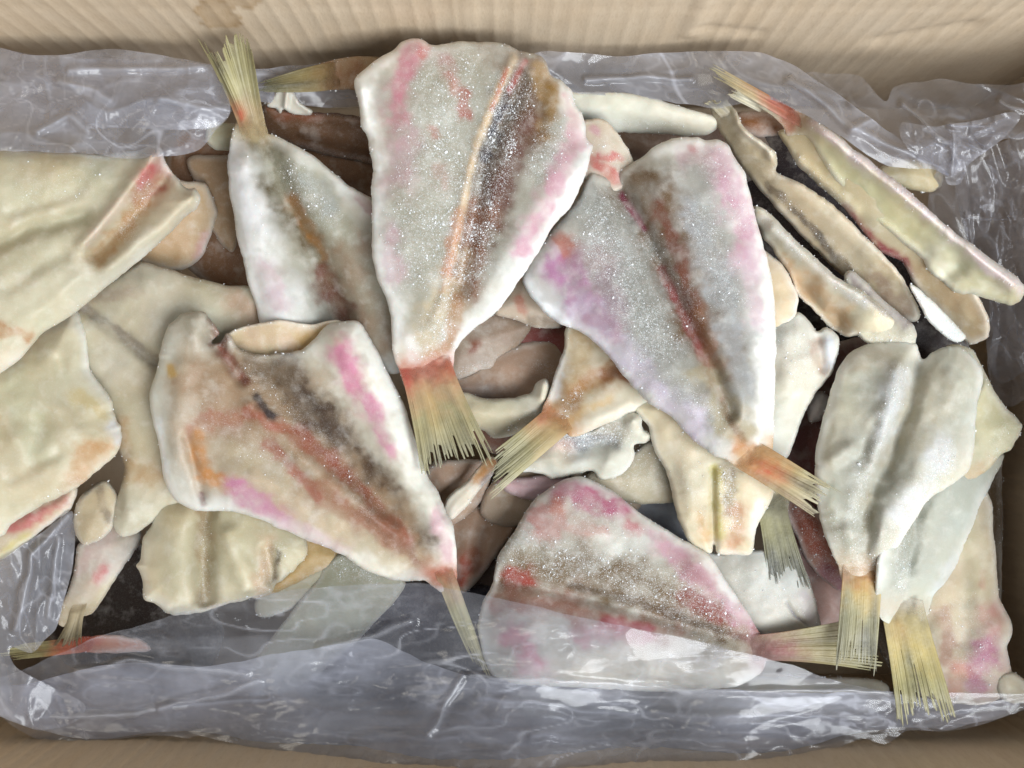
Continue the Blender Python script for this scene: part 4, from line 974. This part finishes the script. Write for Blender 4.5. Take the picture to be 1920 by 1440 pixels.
fillet("pink topped brown fillet with frost, its olive tail fin pointing right",
    [(1001, 937), (1034, 912), (1060, 898), (1088, 893), (1115, 902), (1147, 920), (1180, 945), (1230, 980), (1300, 1022), (1330, 1042), (1359, 1083), (1391, 1134), (1424, 1186), (1436, 1206), (1436, 1236), (1424, 1262), (1380, 1288), (1250, 1296), (1096, 1290), (965, 1284), (920, 1262), (895, 1180), (905, 1128), (924, 1090), (932, 1043), (950, 1017), (979, 970)],
    [(1050, 920, 3), (930, 1080, 5), (1200, 1080, 5), (1420, 1210, 6), (950, 1260, 3), (1250, 1280, 4)], core=(168,162,150), corew=60, corea=.6, th=8, rim=32, base=(208, 204, 194), sp=3,
    relief=[([(915, 1080), (1050, 1110), (1180, 1140), (1420, 1208)], 14, -2.5), ([(1060, 960), (1250, 1060), (1380, 1160)], 34, 1.6), ([(960, 1180), (1250, 1240)], 34, 1.2)],
    col=[([(960, 1065), (1100, 1080), (1230, 1110), (1350, 1175)], 46, (116, 96, 68), 1), ([(930, 1120), (1050, 1130), (1150, 1170), (1250, 1185)], 26, (150, 104, 86), .9), ([(955, 1075), (985, 1078)], 17, (172, 60, 42), .95), ([(1020, 1000), (1000, 970), (1040, 945)], 18, (184, 112, 104), .8), ([(935, 1050), (1000, 1040)], 20, (160, 150, 130), .7),
         ([(1060, 915), (1110, 935), (1170, 950)], 22, (190, 98, 130), .95), ([(1040, 940), (1050, 960)], 12, (200, 120, 96), .7), ([(1055, 985), (1130, 1000)], 16, (194, 140, 130), .7), ([(1185, 985), (1195, 990)], 15, (196, 106, 114), .85), ([(1240, 1010), (1310, 1070), (1360, 1120)], 20, (204, 152, 168), .85), ([(1295, 1120), (1335, 1155)], 22, (140, 56, 40), .95), ([(1290, 1060), (1330, 1110)], 18, (176, 120, 130), .7),
         ([(1130, 1165), (1215, 1180)], 11, (160, 56, 58), .9), ([(960, 1190), (1000, 1250)], 24, (200, 124, 142), .8), ([(1090, 1190), (1210, 1195)], 16, (200, 144, 154), .7), ([(1070, 1095), (1200, 1130), (1400, 1200)], 7, (90, 72, 54), .85), ([(1395, 1180), (1435, 1215)], 18, (136, 84, 62), .9), ([(1200, 1020), (1120, 1020)], 16, (214, 214, 206), .7), ([(1330, 1060), (1380, 1130)], 10, (232, 230, 228), .8), ([(1375, 1140), (1420, 1190)], 14, (206, 140, 170), .8)],
    frost=[([(960, 1040), (1100, 1060), (1250, 1110), (1350, 1170)], 55, .6), ([(1060, 950), (1180, 1010)], 40, .35)],
    tails=[dict(r0=(1428, 1190), r1=(1428, 1240), tips=[(1600, 1160), (1625, 1190), (1640, 1220), (1655, 1243), (1636, 1258)], z0=12, z1=10, rays=12, ragged=6, bend=-.05,
                cols=[(0, (150, 92, 76)), (.25, (160, 106, 86)), (.5, (164, 146, 96)), (1, (188, 182, 132))], dark=.3, mid=[(.6, .3, .3, .15, (158, 80, 90), .7), (.15, .5, .15, .4, (170, 160, 110), .6)], split=.3)])
fillet("frosted fillet with brown spine stripe and pink belly, right of centre",
    [(1085, 370), (1107, 325), (1136, 334), (1156, 346), (1163, 321), (1198, 299), (1229, 274), (1267, 258), (1307, 256), (1322, 262), (1344, 260), (1366, 271), (1378, 292), (1399, 324), (1403, 346), (1411, 379), (1418, 412), (1431, 456), (1441, 497), (1451, 559), (1455, 603), (1457, 647), (1454, 705), (1450, 778), (1450, 836), (1448, 858), (1420, 886), (1391, 884), (1358, 860), (1340, 855), (1300, 824), (1256, 780), (1220, 757), (1191, 731), (1161, 694), (1129, 654), (1088, 621), (1048, 607), (1023, 588), (1005, 567), (988, 545), (980, 519), (1000, 470), (1040, 420)],
    [(1050, 460, 11), (1100, 360, 12), (1320, 280, 15), (1430, 560, 17), (1180, 680, 16), (1420, 860, 20), (1000, 540, 12)], core=(142,141,136), corew=60, th=8, rim=30, base=(206, 205, 200), sp=2.8,
    relief=[([(1158, 345), (1200, 420), (1250, 530), (1310, 640), (1370, 770)], 15, -4.0), ([(1240, 330), (1290, 480), (1360, 660), (1400, 780)], 26, 1.5), ([(1080, 460), (1160, 560), (1300, 740)], 40, 1.5), ([(1190, 420), (1232, 490)], 6, 1.2)],
    col=[([(1395, 320), (1430, 480), (1446, 640), (1440, 830)], 24, (240, 240, 236), .95), ([(1235, 280), (1310, 264), (1370, 282)], 12, (226, 226, 222), .85), ([(985, 525), (1010, 570), (1060, 606)], 13, (236, 238, 240), .9), ([(1050, 460), (1020, 500)], 16, (214, 210, 210), .8),  # first white stroke paints the right edge as lit
         ([(1110, 380), (1180, 520), (1260, 660), (1330, 770)], 44, (146, 146, 138), .85), ([(1180, 330), (1235, 400), (1275, 490), (1320, 600), (1350, 690)], 46, (112, 90, 66), 1), ([(1235, 390), (1285, 520), (1312, 600)], 14, (126, 66, 40), .9), ([(1312, 590), (1340, 680)], 16, (150, 96, 52), .95),
         ([(1165, 365), (1208, 430)], 6, (128, 40, 66), 1, .2), ([(1240, 505), (1290, 610), (1352, 745)], 8, (146, 48, 46), .9, .4), ([(1300, 400), (1345, 560), (1400, 720)], 24, (160, 162, 164), .8), ([(1350, 300), (1385, 400), (1402, 480)], 22, (204, 150, 170), .9), ([(1290, 290), (1340, 310)], 22, (190, 156, 164), .7), ([(1298, 282)], 8, (176, 80, 84), .8),
         ([(1060, 495), (1085, 560)], 32, (186, 122, 166), .95), ([(1045, 445), (1060, 465)], 16, (196, 110, 84), .85), ([(1100, 590), (1180, 680), (1310, 815)], 28, (204, 190, 210), .85), ([(1395, 480), (1420, 600)], 18, (212, 180, 194), .7), ([(1090, 470), (1130, 480)], 24, (160, 132, 132), .6), ([(1110, 590), (1150, 620)], 18, (170, 110, 140), .6),
         ([(1320, 700), (1390, 810)], 28, (176, 164, 136), .85), ([(1355, 760), (1395, 830)], 7, (124, 96, 66), .8), ([(1385, 840), (1430, 870)], 18, (186, 126, 72), .85), ([(1130, 530), (1160, 590)], 22, (150, 116, 132), .6)],
    frost=[([(1110, 400), (1160, 520), (1230, 640)], 50, .75), ([(1310, 400), (1370, 560)], 34, .5), ([(1330, 290), (1390, 420)], 30, .4), ([(1210, 450), (1300, 600)], 24, .45), ([(1200, 700), (1350, 780)], 30, .4)], grain=.8,
    tails=[dict(r0=(1446, 842), r1=(1386, 880), tips=[(1579, 928), (1560, 918), (1546, 916), (1541, 935), (1528, 948), (1533, 971)], z0=25, z1=26, rays=10, ragged=4,
                cols=[(0, (206, 160, 96)), (.3, (200, 150, 84)), (.6, (196, 180, 124)), (1, (216, 208, 172))], dark=.3, mid=[(.6, .35, .3, .25, (206, 96, 52), .85), (.5, .75, .12, .25, (96, 84, 76), .7), (.9, .7, .15, .3, (206, 170, 140), .6)], split=.4)])
fillet("brown fillet with orange red streaks and thin tail, left of centre",
    [(306, 636), (314, 612), (328, 600), (343, 588), (383, 585), (397, 602), (412, 625), (398, 642), (412, 640), (428, 626), (446, 652), (485, 665), (525, 661), (569, 656), (610, 612), (640, 602), (672, 602), (700, 643), (728, 698), (749, 738), (770, 800), (804, 895), (822, 924), (838, 960), (849, 980), (856, 1024), (860, 1061), (853, 1092), (835, 1110), (812, 1100), (795, 1088), (735, 1088), (684, 1066), (638, 1040), (583, 1014), (510, 985), (463, 967), (412, 958), (368, 957), (328, 937), (310, 902), (303, 862), (288, 793), (281, 738), (292, 698), (299, 669)],
    [(340, 620, 14), (310, 850, 12), (640, 620, 12), (560, 830, 11), (760, 780, 8), (850, 1060, 8), (400, 950, 12)], core=(168,148,124), corew=60, th=9, rim=32, base=(208, 202, 190), sp=2.8, edge=2.4,
    relief=[([(400, 630), (450, 710)], 12, -3.0), ([(500, 690), (590, 780), (690, 900), (800, 1050)], 30, -3.6), ([(470, 760), (560, 860), (740, 1000)], 18, 2.4), ([(640, 640), (720, 780), (820, 980)], 30, 2.4), ([(340, 680), (330, 850)], 20, 1.5), ([(362, 600), (370, 640)], 14, 1.5), ([(350, 820), (380, 930)], 10, -1.5), ([(440, 880), (560, 940)], 24, 1.5)],
    col=[([(690, 630), (745, 790), (800, 900), (840, 1040)], 34, (240, 240, 232), .95), ([(600, 640), (660, 760), (740, 880), (800, 990)], 22, (214, 210, 194), .85), ([(500, 680), (580, 760), (660, 860), (770, 1010)], 38, (86, 68, 52), 1), ([(540, 720), (600, 790), (640, 830)], 18, (74, 58, 46), .8),  # whites paint the lit right lobe; browns deepened with groove shade
         ([(430, 700), (520, 800), (640, 920), (780, 1060)], 44, (164, 138, 108), .85), ([(380, 740), (430, 760)], 46, (160, 130, 100), .85), ([(360, 800), (400, 785), (440, 790)], 16, (180, 112, 86), .7), ([(440, 850), (520, 900)], 26, (186, 170, 138), .7),
         ([(310, 640), (292, 740), (300, 850), (330, 930)], 20, (208, 206, 192), .85), ([(292, 790), (308, 880)], 9, (226, 230, 234), .8), ([(560, 1000), (700, 1066), (780, 1084)], 18, (228, 224, 212), .9), ([(620, 985), (760, 1060)], 18, (196, 184, 156), .7),
         ([(400, 620), (440, 690), (456, 715)], 10, (140, 62, 38), .95), ([(395, 610), (415, 640)], 14, (110, 76, 56), .85), ([(470, 775), (520, 800), (570, 830), (640, 890)], 13, (168, 86, 56), .85), ([(560, 810), (620, 860), (690, 930), (760, 1010)], 13, (150, 70, 42), .8), ([(500, 830), (560, 890), (600, 930)], 9, (164, 70, 50), .75), ([(600, 920), (690, 980), (740, 1010)], 18, (168, 104, 76), .7), ([(690, 960), (790, 1060)], 14, (136, 90, 62), .85),
         ([(372, 820), (378, 890), (425, 905)], 14, (196, 138, 80), .95), ([(440, 910), (480, 945), (540, 975)], 17, (204, 128, 164), .95), ([(540, 980), (640, 1030)], 14, (210, 170, 180), .7), ([(640, 655), (665, 710), (690, 760)], 21, (220, 134, 166), .95, .9), ([(690, 750), (722, 830), (735, 855)], 13, (214, 140, 166), .85), ([(822, 970), (842, 1040)], 14, (218, 172, 184), .8),
         ([(478, 745), (512, 780)], 8, (44, 40, 48), .9), ([(470, 690), (540, 700)], 22, (120, 102, 82), .85), ([(376, 930), (382, 945)], 8, (110, 42, 28), .9), ([(340, 600), (375, 610)], 20, (176, 170, 152), .8), ([(480, 900), (560, 960), (640, 1000)], 16, (200, 178, 148), .7), ([(318, 690), (322, 700)], 7, (200, 160, 80), .8), ([(820, 1070), (850, 1090)], 10, (200, 90, 54), .8)],
    frost=[([(470, 700), (560, 790), (700, 950)], 26, .32), ([(400, 780), (540, 860)], 50, .25), ([(430, 635), (410, 640)], 12, .7)], grain=.7,
    tails=[dict(r0=(818, 1080), r1=(856, 1082), tips=[(884, 1236), (898, 1250), (912, 1262), (918, 1246)], z0=13, z1=7, rays=8, ragged=5, bend=.06,
                cols=[(0, (200, 110, 70)), (.2, (196, 160, 116)), (.5, (206, 198, 140)), (1, (200, 190, 140))], dark=.3, split=.3)])
fillet("thin peach membrane curving behind the red streaked fillet's notched top",
    [(424, 632), (440, 618), (485, 606), (529, 600), (583, 608), (616, 602), (640, 604), (628, 640), (590, 668), (530, 676), (470, 676), (440, 660)], [(430, 630, 13), (530, 605, 14), (630, 610, 13), (530, 670, 10)], th=3, rim=10, base=(216, 192, 156), sp=3,
    relief=[([(450, 650), (530, 645), (610, 640)], 24, -1)], col=[([(610, 612), (560, 650)], 12, (200, 160, 84), .7), ([(470, 630), (540, 630)], 20, (206, 176, 150), .6)], edge=1.2)
fillet("large frosted fillet with dark brown stripe and fan tail, top centre",
    [(735, 95), (752, 80), (775, 72), (797, 77), (808, 84), (860, 80), (925, 79), (950, 82), (975, 96), (1000, 101), (1018, 107), (1028, 125), (1035, 142), (1055, 154), (1072, 170), (1079, 195), (1092, 212), (1099, 235), (1101, 258), (1114, 274), (1108, 290), (1102, 318), (1090, 345), (1075, 380), (1050, 408), (1035, 430), (1020, 455), (1000, 485), (985, 510), (962, 545), (940, 575), (915, 598), (895, 612), (870, 635), (852, 662), (849, 690), (846, 712), (820, 730), (775, 732), (757, 723), (746, 687), (735, 643), (733, 596), (720, 552), (706, 523), (698, 480), (697, 383), (698, 310), (687, 255), (677, 237), (672, 200), (666, 150), (690, 125)],
    [(700, 160, 27), (900, 90, 29), (1090, 260, 24), (720, 480, 26), (960, 500, 23), (800, 700, 20), (870, 300, 25)], core=(150,147,134), corew=60, th=8, rim=30, base=(210, 209, 203), sp=2.8,
    relief=[([(965, 110), (925, 195), (890, 290), (866, 400), (845, 500), (815, 600)], 9, .7), ([(978, 150), (940, 230), (905, 330), (885, 430), (862, 530)], 16, -3.2), ([(780, 150), (770, 400)], 50, 1.0), ([(1060, 300), (980, 450), (890, 580)], 28, 1.4), ([(1020, 150), (1010, 240)], 12, -1.2), ([(675, 170), (678, 220)], 10, 1.5)],
    col=[([(860, 130), (830, 300), (795, 480), (780, 580)], 60, (170, 166, 150), .8), ([(900, 90), (950, 100)], 26, (150, 138, 122), .75),
         ([(692, 135), (674, 190), (690, 260)], 18, (244, 244, 242), .9), ([(706, 300), (708, 480), (740, 610)], 20, (236, 236, 234), .85), ([(1098, 330), (1035, 440), (955, 560), (875, 640), (852, 690)], 26, (244, 244, 242), .95), ([(1030, 150), (1085, 215)], 12, (232, 230, 222), .8), ([(725, 110), (700, 130)], 14, (236, 234, 230), .8),  # white strokes paint light on the right edge and burnt-out left corner
         ([(990, 120), (975, 220), (945, 310), (915, 400), (892, 460)], 42, (104, 78, 58), 1), ([(1012, 130), (1030, 190), (1020, 250)], 16, (150, 116, 58), .85), ([(985, 240), (955, 330), (930, 400)], 24, (104, 58, 42), .85), ([(905, 400), (885, 470), (872, 550)], 22, (146, 92, 58), .95), ([(880, 480), (860, 570)], 16, (170, 140, 104), .8),
         ([(940, 185), (905, 290)], 16, (52, 46, 58), .95), ([(965, 108), (925, 190), (888, 290), (866, 400), (848, 490)], 7, (216, 192, 158), .95, .25), ([(950, 130), (922, 205)], 4, (190, 92, 60), .9, .3), ([(985, 115), (955, 170)], 5, (170, 70, 60), .8, .3), ([(862, 400), (840, 500), (836, 540)], 9, (200, 140, 104), .85),
         ([(778, 85), (765, 110), (745, 160), (738, 215)], 20, (206, 128, 146), .9), ([(797, 88), (792, 105)], 9, (206, 100, 92), .7), ([(750, 270), (748, 340)], 26, (208, 160, 172), .7), ([(735, 440), (742, 520)], 16, (214, 176, 188), .7), ([(866, 170), (872, 215)], 10, (172, 66, 44), .9), ([(840, 140), (852, 170)], 9, (186, 100, 78), .7), ([(812, 240), (818, 255)], 8, (186, 100, 84), .7), ([(830, 108), (845, 120)], 12, (190, 130, 128), .7), ([(820, 320), (830, 345)], 14, (182, 146, 134), .6),
         ([(1070, 190), (1078, 250)], 14, (212, 172, 176), .8), ([(1085, 262), (1055, 320), (1015, 400), (980, 465)], 18, (206, 146, 166), .85), ([(830, 560), (805, 640), (795, 690)], 30, (200, 182, 150), .8), ([(865, 560), (845, 620), (830, 660)], 12, (176, 130, 88), .8), ([(765, 640), (775, 680)], 12, (226, 224, 222), .8), ([(830, 690), (840, 715)], 14, (206, 110, 66), .9), ([(760, 700), (764, 722)], 8, (200, 70, 60), .9)],
    frost=[([(960, 180), (920, 300), (890, 420), (860, 520)], 40, 1.0), ([(850, 130), (830, 300), (800, 480)], 70, .6), ([(840, 560), (800, 650)], 26, .7), ([(1010, 330), (1040, 250)], 30, .5)], grain=1.3,
    tails=[dict(r0=(752, 700), r1=(850, 690), tips=[(790, 885), (804, 896), (810, 868), (819, 876), (836, 856), (851, 852), (862, 864), (881, 862), (892, 852), (905, 866), (917, 873), (924, 850)], z0=25, z1=25, rays=20, ragged=6,
                cols=[(0, (204, 110, 78)), (.16, (208, 118, 80)), (.32, (206, 166, 116)), (.6, (188, 176, 122)), (1, (206, 200, 160))], dark=.38, mid=[(.08, .12, .12, .2, (206, 64, 54), .8), (.45, .12, .25, .12, (216, 160, 140), .6), (.4, .5, .12, .2, (196, 150, 70), .5), (.35, .95, .15, .12, (110, 112, 110), .6)], split=.8)])
fillet("orange red and yellow tail end lying in the lower left corner",
    [(150, 1196), (190, 1190), (260, 1196), (280, 1220), (200, 1226), (150, 1222), (120, 1214)], [(150, 1210, -12), (260, 1210, -14)], th=4, rim=10, base=(196, 130, 100), sp=3.5, col=[([(120, 1208), (180, 1200)], 10, (200, 78, 46), .9)],
    tails=[dict(r0=(150, 1194), r1=(148, 1224), tips=[(30, 1208), (14, 1226), (40, 1236)], z0=-9, z1=-6, rays=8, ragged=8, cols=[(0, (206, 84, 50)), (.35, (196, 96, 52)), (.6, (150, 130, 70)), (1, (206, 198, 140))], dark=.3, split=.3)])

# ------------------------------------------------------------------ clear plastic bag lining the box
bag = tag(empty("plastic_bag", to_world(960, 1330, 0)), "crumpled clear plastic bag lining the cardboard box around the fillets", "bag")

# back left fold
film("film_fold", bag, [(-60, 92), (44, 101), (110, 104), (182, 93), (273, 99), (394, 119), (415, 150), (432, 210), (400, 250), (372, 281), (330, 292), (250, 296), (180, 290), (90, 286), (0, 284), (-60, 280)],
     [(-40, 100, 22), (400, 120, 22), (150, 190, 36), (0, 275, 36), (380, 270, 30), (430, 210, 31)], crumple=((110, 6.0), (44, 1.6), (18, .3)), sp=3, mat=M_FILM_MILK, seed=2,
     folds=[([(110, 150), (180, 170), (205, 190)], 14, 4), ([(70, 245), (130, 215), (170, 240)], 12, 4), ([(300, 190), (420, 205)], 14, 3), ([(130, 130), (250, 135), (380, 128)], 12, 3)])
film("film_fold", bag, [(-60, 98), (100, 108), (300, 112), (480, 128), (690, 118), (700, 190), (560, 200), (460, 190), (400, 240), (200, 240), (-60, 240)],
     [(-40, 110, 12), (690, 125, -6), (560, 125, 0), (300, 230, 16), (600, 190, -14), (200, 150, 18)], crumple=((70, 4), (28, 1.4)), sp=4, mat=M_FILM_MILK, seed=5, aniso=(4, 2.0))
# back right fold
film("film_fold", bag, [(1000, 102), (1090, 100), (1160, 104), (1300, 96), (1424, 98), (1482, 119), (1540, 155), (1610, 205), (1690, 262), (1765, 316), (1780, 330), (1749, 316), (1665, 310), (1600, 270), (1500, 210), (1440, 186), (1340, 202), (1220, 186), (1070, 172), (1000, 160)],
     [(1020, 110, 16), (1420, 105, 20), (1300, 190, 13), (1480, 160, 28), (1600, 250, 38), (1770, 322, 32), (1100, 165, 13)], crumple=((100, 4.5), (40, 1.2), (18, .25)), sp=3, mat=M_FILM_MILK, seed=8, aniso=(25, 1.8),
     folds=[([(1100, 148), (1300, 150)], 10, 3), ([(1480, 150), (1590, 230), (1730, 305)], 12, 3.5), ([(1600, 190), (1640, 220), (1600, 240)], 14, 4)])
film("film_fold", bag, [(1500, 140), (1560, 138), (1612, 142), (1660, 190), (1676, 164), (1749, 149), (1830, 158), (1894, 160), (1950, 160), (1950, 250), (1880, 262), (1840, 290), (1811, 312), (1778, 332), (1740, 300), (1680, 255), (1600, 198), (1540, 160)],
     [(1520, 145, 15), (1700, 160, 17), (1930, 170, 16), (1790, 320, 34), (1680, 240, 32), (1850, 240, 28)], crumple=((90, 5.5), (36, 1.8), (16, .35)), sp=3, mat=M_FILM, seed=12, aniso=(20, 1.4),
     folds=[([(1690, 200), (1780, 270), (1800, 310)], 14, 4), ([(1780, 235), (1850, 235), (1900, 215)], 12, 4), ([(1880, 190), (1920, 205)], 10, 3)])
film("film_fold", bag, [(1690, 230), (1760, 236), (1840, 225), (1912, 214), (1880, 262), (1820, 305), (1800, 345), (1776, 345), (1768, 318), (1720, 300), (1690, 262)],
     [(1700, 250, 36), (1900, 225, 28), (1790, 330, 30)], crumple=((44, 4.5), (20, 1.8)), sp=3, mat=M_FILM, seed=17, folds=[([(1790, 250), (1785, 330)], 10, 4), ([(1830, 250), (1860, 240)], 9, 4)])
# right side, hanging down the wall
film("film_fold", bag, [(1770, 300), (1830, 290), (1890, 260), (1960, 240), (1960, 700), (1900, 760), (1870, 745), (1850, 680), (1862, 620), (1820, 520), (1790, 440), (1740, 390)],
     [(1780, 320, 2), (1950, 260, 14), (1860, 640, -22), (1950, 680, -4), (1800, 450, -12), (1890, 740, -30)], crumple=((90, 6), (36, 1.6), (16, .3)), sp=3.5, mat=M_FILM, seed=21, aniso=(70, 2.0))
film("film_fold", bag, [(1800, 330), (1960, 300), (1960, 640), (1880, 720), (1852, 660), (1856, 560), (1820, 470)],
     [(1820, 350, -4), (1950, 320, 6), (1860, 660, -30), (1950, 620, -14)], crumple=((60, 5), (26, 2)), sp=4, mat=M_FILM, seed=25, aniso=(80, 2.4))
# front sheet drawn over the lower fillets
TOP = [(87, 1236), (175, 1198), (255, 1174), (328, 1152), (437, 1126), (547, 1106), (620, 1101), (728, 1094), (804, 1096), (910, 1117), (1001, 1137), (1147, 1170), (1300, 1199), (1424, 1232), (1493, 1250), (1548, 1270), (1596, 1283), (1672, 1298), (1785, 1299), (1913, 1301), (1945, 1300)]
BOT = [(1945, 1318), (1880, 1345), (1840, 1360), (1767, 1371), (1698, 1371), (1661, 1396), (1614, 1386), (1548, 1414), (1402, 1436), (1200, 1450), (960, 1460), (760, 1452), (656, 1436), (547, 1414), (450, 1395), (372, 1378), (350, 1385), (299, 1378), (146, 1393), (62, 1385), (0, 1342), (-40, 1320), (-40, 1290), (30, 1262)]
film("front_sheet", bag, TOP + BOT,
     [(120, 1230, 4), (330, 1155, 15), (560, 1108, 15), (800, 1098, 19), (1000, 1140, 22), (1300, 1202, 22), (1500, 1255, 20), (1800, 1300, 13), (1930, 1305, 12), (960, 1452, 42), (1200, 1442, 36), (700, 1436, 34), (547, 1412, 17), (400, 1385, 6), (100, 1384, 2), (1402, 1430, 30), (1548, 1410, 16), (700, 1290, 6), (1200, 1320, 10), (300, 1280, 4), (900, 1240, 16), (1700, 1340, 10), (1190, 1245, 25), (1000, 1230, 23), (1350, 1260, 23), (1050, 1180, 24)],
     crumple=((100, 1.8), (40, .9), (15, .3)), sp=3.2, mat=M_FILM, seed=31, aniso=(-2, 2.2),
     folds=[([(600, 1220), (702, 1194), (770, 1165)], 16, 3), ([(884, 1268), (1096, 1283), (1359, 1294), (1672, 1300)], 10, 2.5), ([(140, 1262), (240, 1241), (390, 1252), (460, 1262)], 12, 2.5), ([(870, 1268), (820, 1350), (800, 1372)], 10, 2.5), ([(300, 1330), (400, 1310), (480, 1275)], 12, 2.5)])
film("front_sheet", bag, [(-40, 1300), (60, 1282), (128, 1262), (237, 1242), (383, 1249), (547, 1221), (650, 1206), (710, 1200), (800, 1244), (884, 1268), (1096, 1283), (1359, 1294), (1672, 1302), (1800, 1318), (1913, 1312), (1900, 1332), (1780, 1366), (1690, 1364), (1600, 1376), (1402, 1425), (1100, 1440), (760, 1436), (547, 1404), (372, 1370), (146, 1384), (0, 1340)],
     [(60, 1290, 2), (383, 1255, 6), (700, 1205, 7), (884, 1268, 8), (1359, 1294, 8), (1900, 1320, -3), (1780, 1330, -1), (1600, 1320, 3), (960, 1438, 30), (760, 1434, 28), (547, 1402, 8), (1402, 1422, 22), (400, 1370, 0), (1600, 1374, 4), (700, 1320, 1), (1200, 1350, 4)],
     crumple=((80, 1.8), (32, 1.1), (13, .36)), sp=3.2, mat=M_FILM_FRONT, seed=37, aniso=(3, 2.4),
     folds=[([(60, 1350), (300, 1330), (500, 1310)], 12, 3), ([(900, 1310), (1200, 1340), (1560, 1345)], 14, 3), ([(1000, 1380), (1400, 1390)], 14, 2.5), ([(500, 1370), (860, 1385)], 14, 2.5)])
film("front_sheet", bag, [(-40, 1330), (120, 1330), (330, 1320), (560, 1330), (860, 1350), (1150, 1340), (1500, 1340), (1780, 1335), (1900, 1322), (1780, 1360), (1600, 1370), (1402, 1418), (1100, 1434), (760, 1430), (547, 1398), (372, 1366), (146, 1378), (0, 1344)],
     [(60, 1340, -4), (960, 1350, -2), (1800, 1340, 2), (960, 1430, 20), (760, 1428, 18), (400, 1370, -3), (1600, 1368, 0)], crumple=((60, 3.0), (26, 1.2)), sp=4, mat=M_FILM_FRONT, seed=41, aniso=(0, 2.4))
# left side
film("film_fold", bag, [(-60, 1080), (0, 1052), (60, 1010), (110, 972), (136, 958), (140, 1010), (137, 1066), (120, 1130), (104, 1180), (84, 1200), (60, 1225), (20, 1215), (30, 1250), (100, 1290), (160, 1330), (80, 1370), (0, 1345), (-60, 1330)],
     [(130, 970, 2), (0, 1060, 8), (100, 1180, -2), (-40, 1300, 8), (140, 1330, 6), (-40, 1150, 8)], crumple=((80, 4), (32, 1.2), (14, .3)), sp=3, mat=M_FILM_MILK, seed=45, aniso=(70, 1.8),
     folds=[([(130, 965), (60, 1040), (30, 1180)], 14, 4), ([(110, 1010), (90, 1150)], 10, 3)])
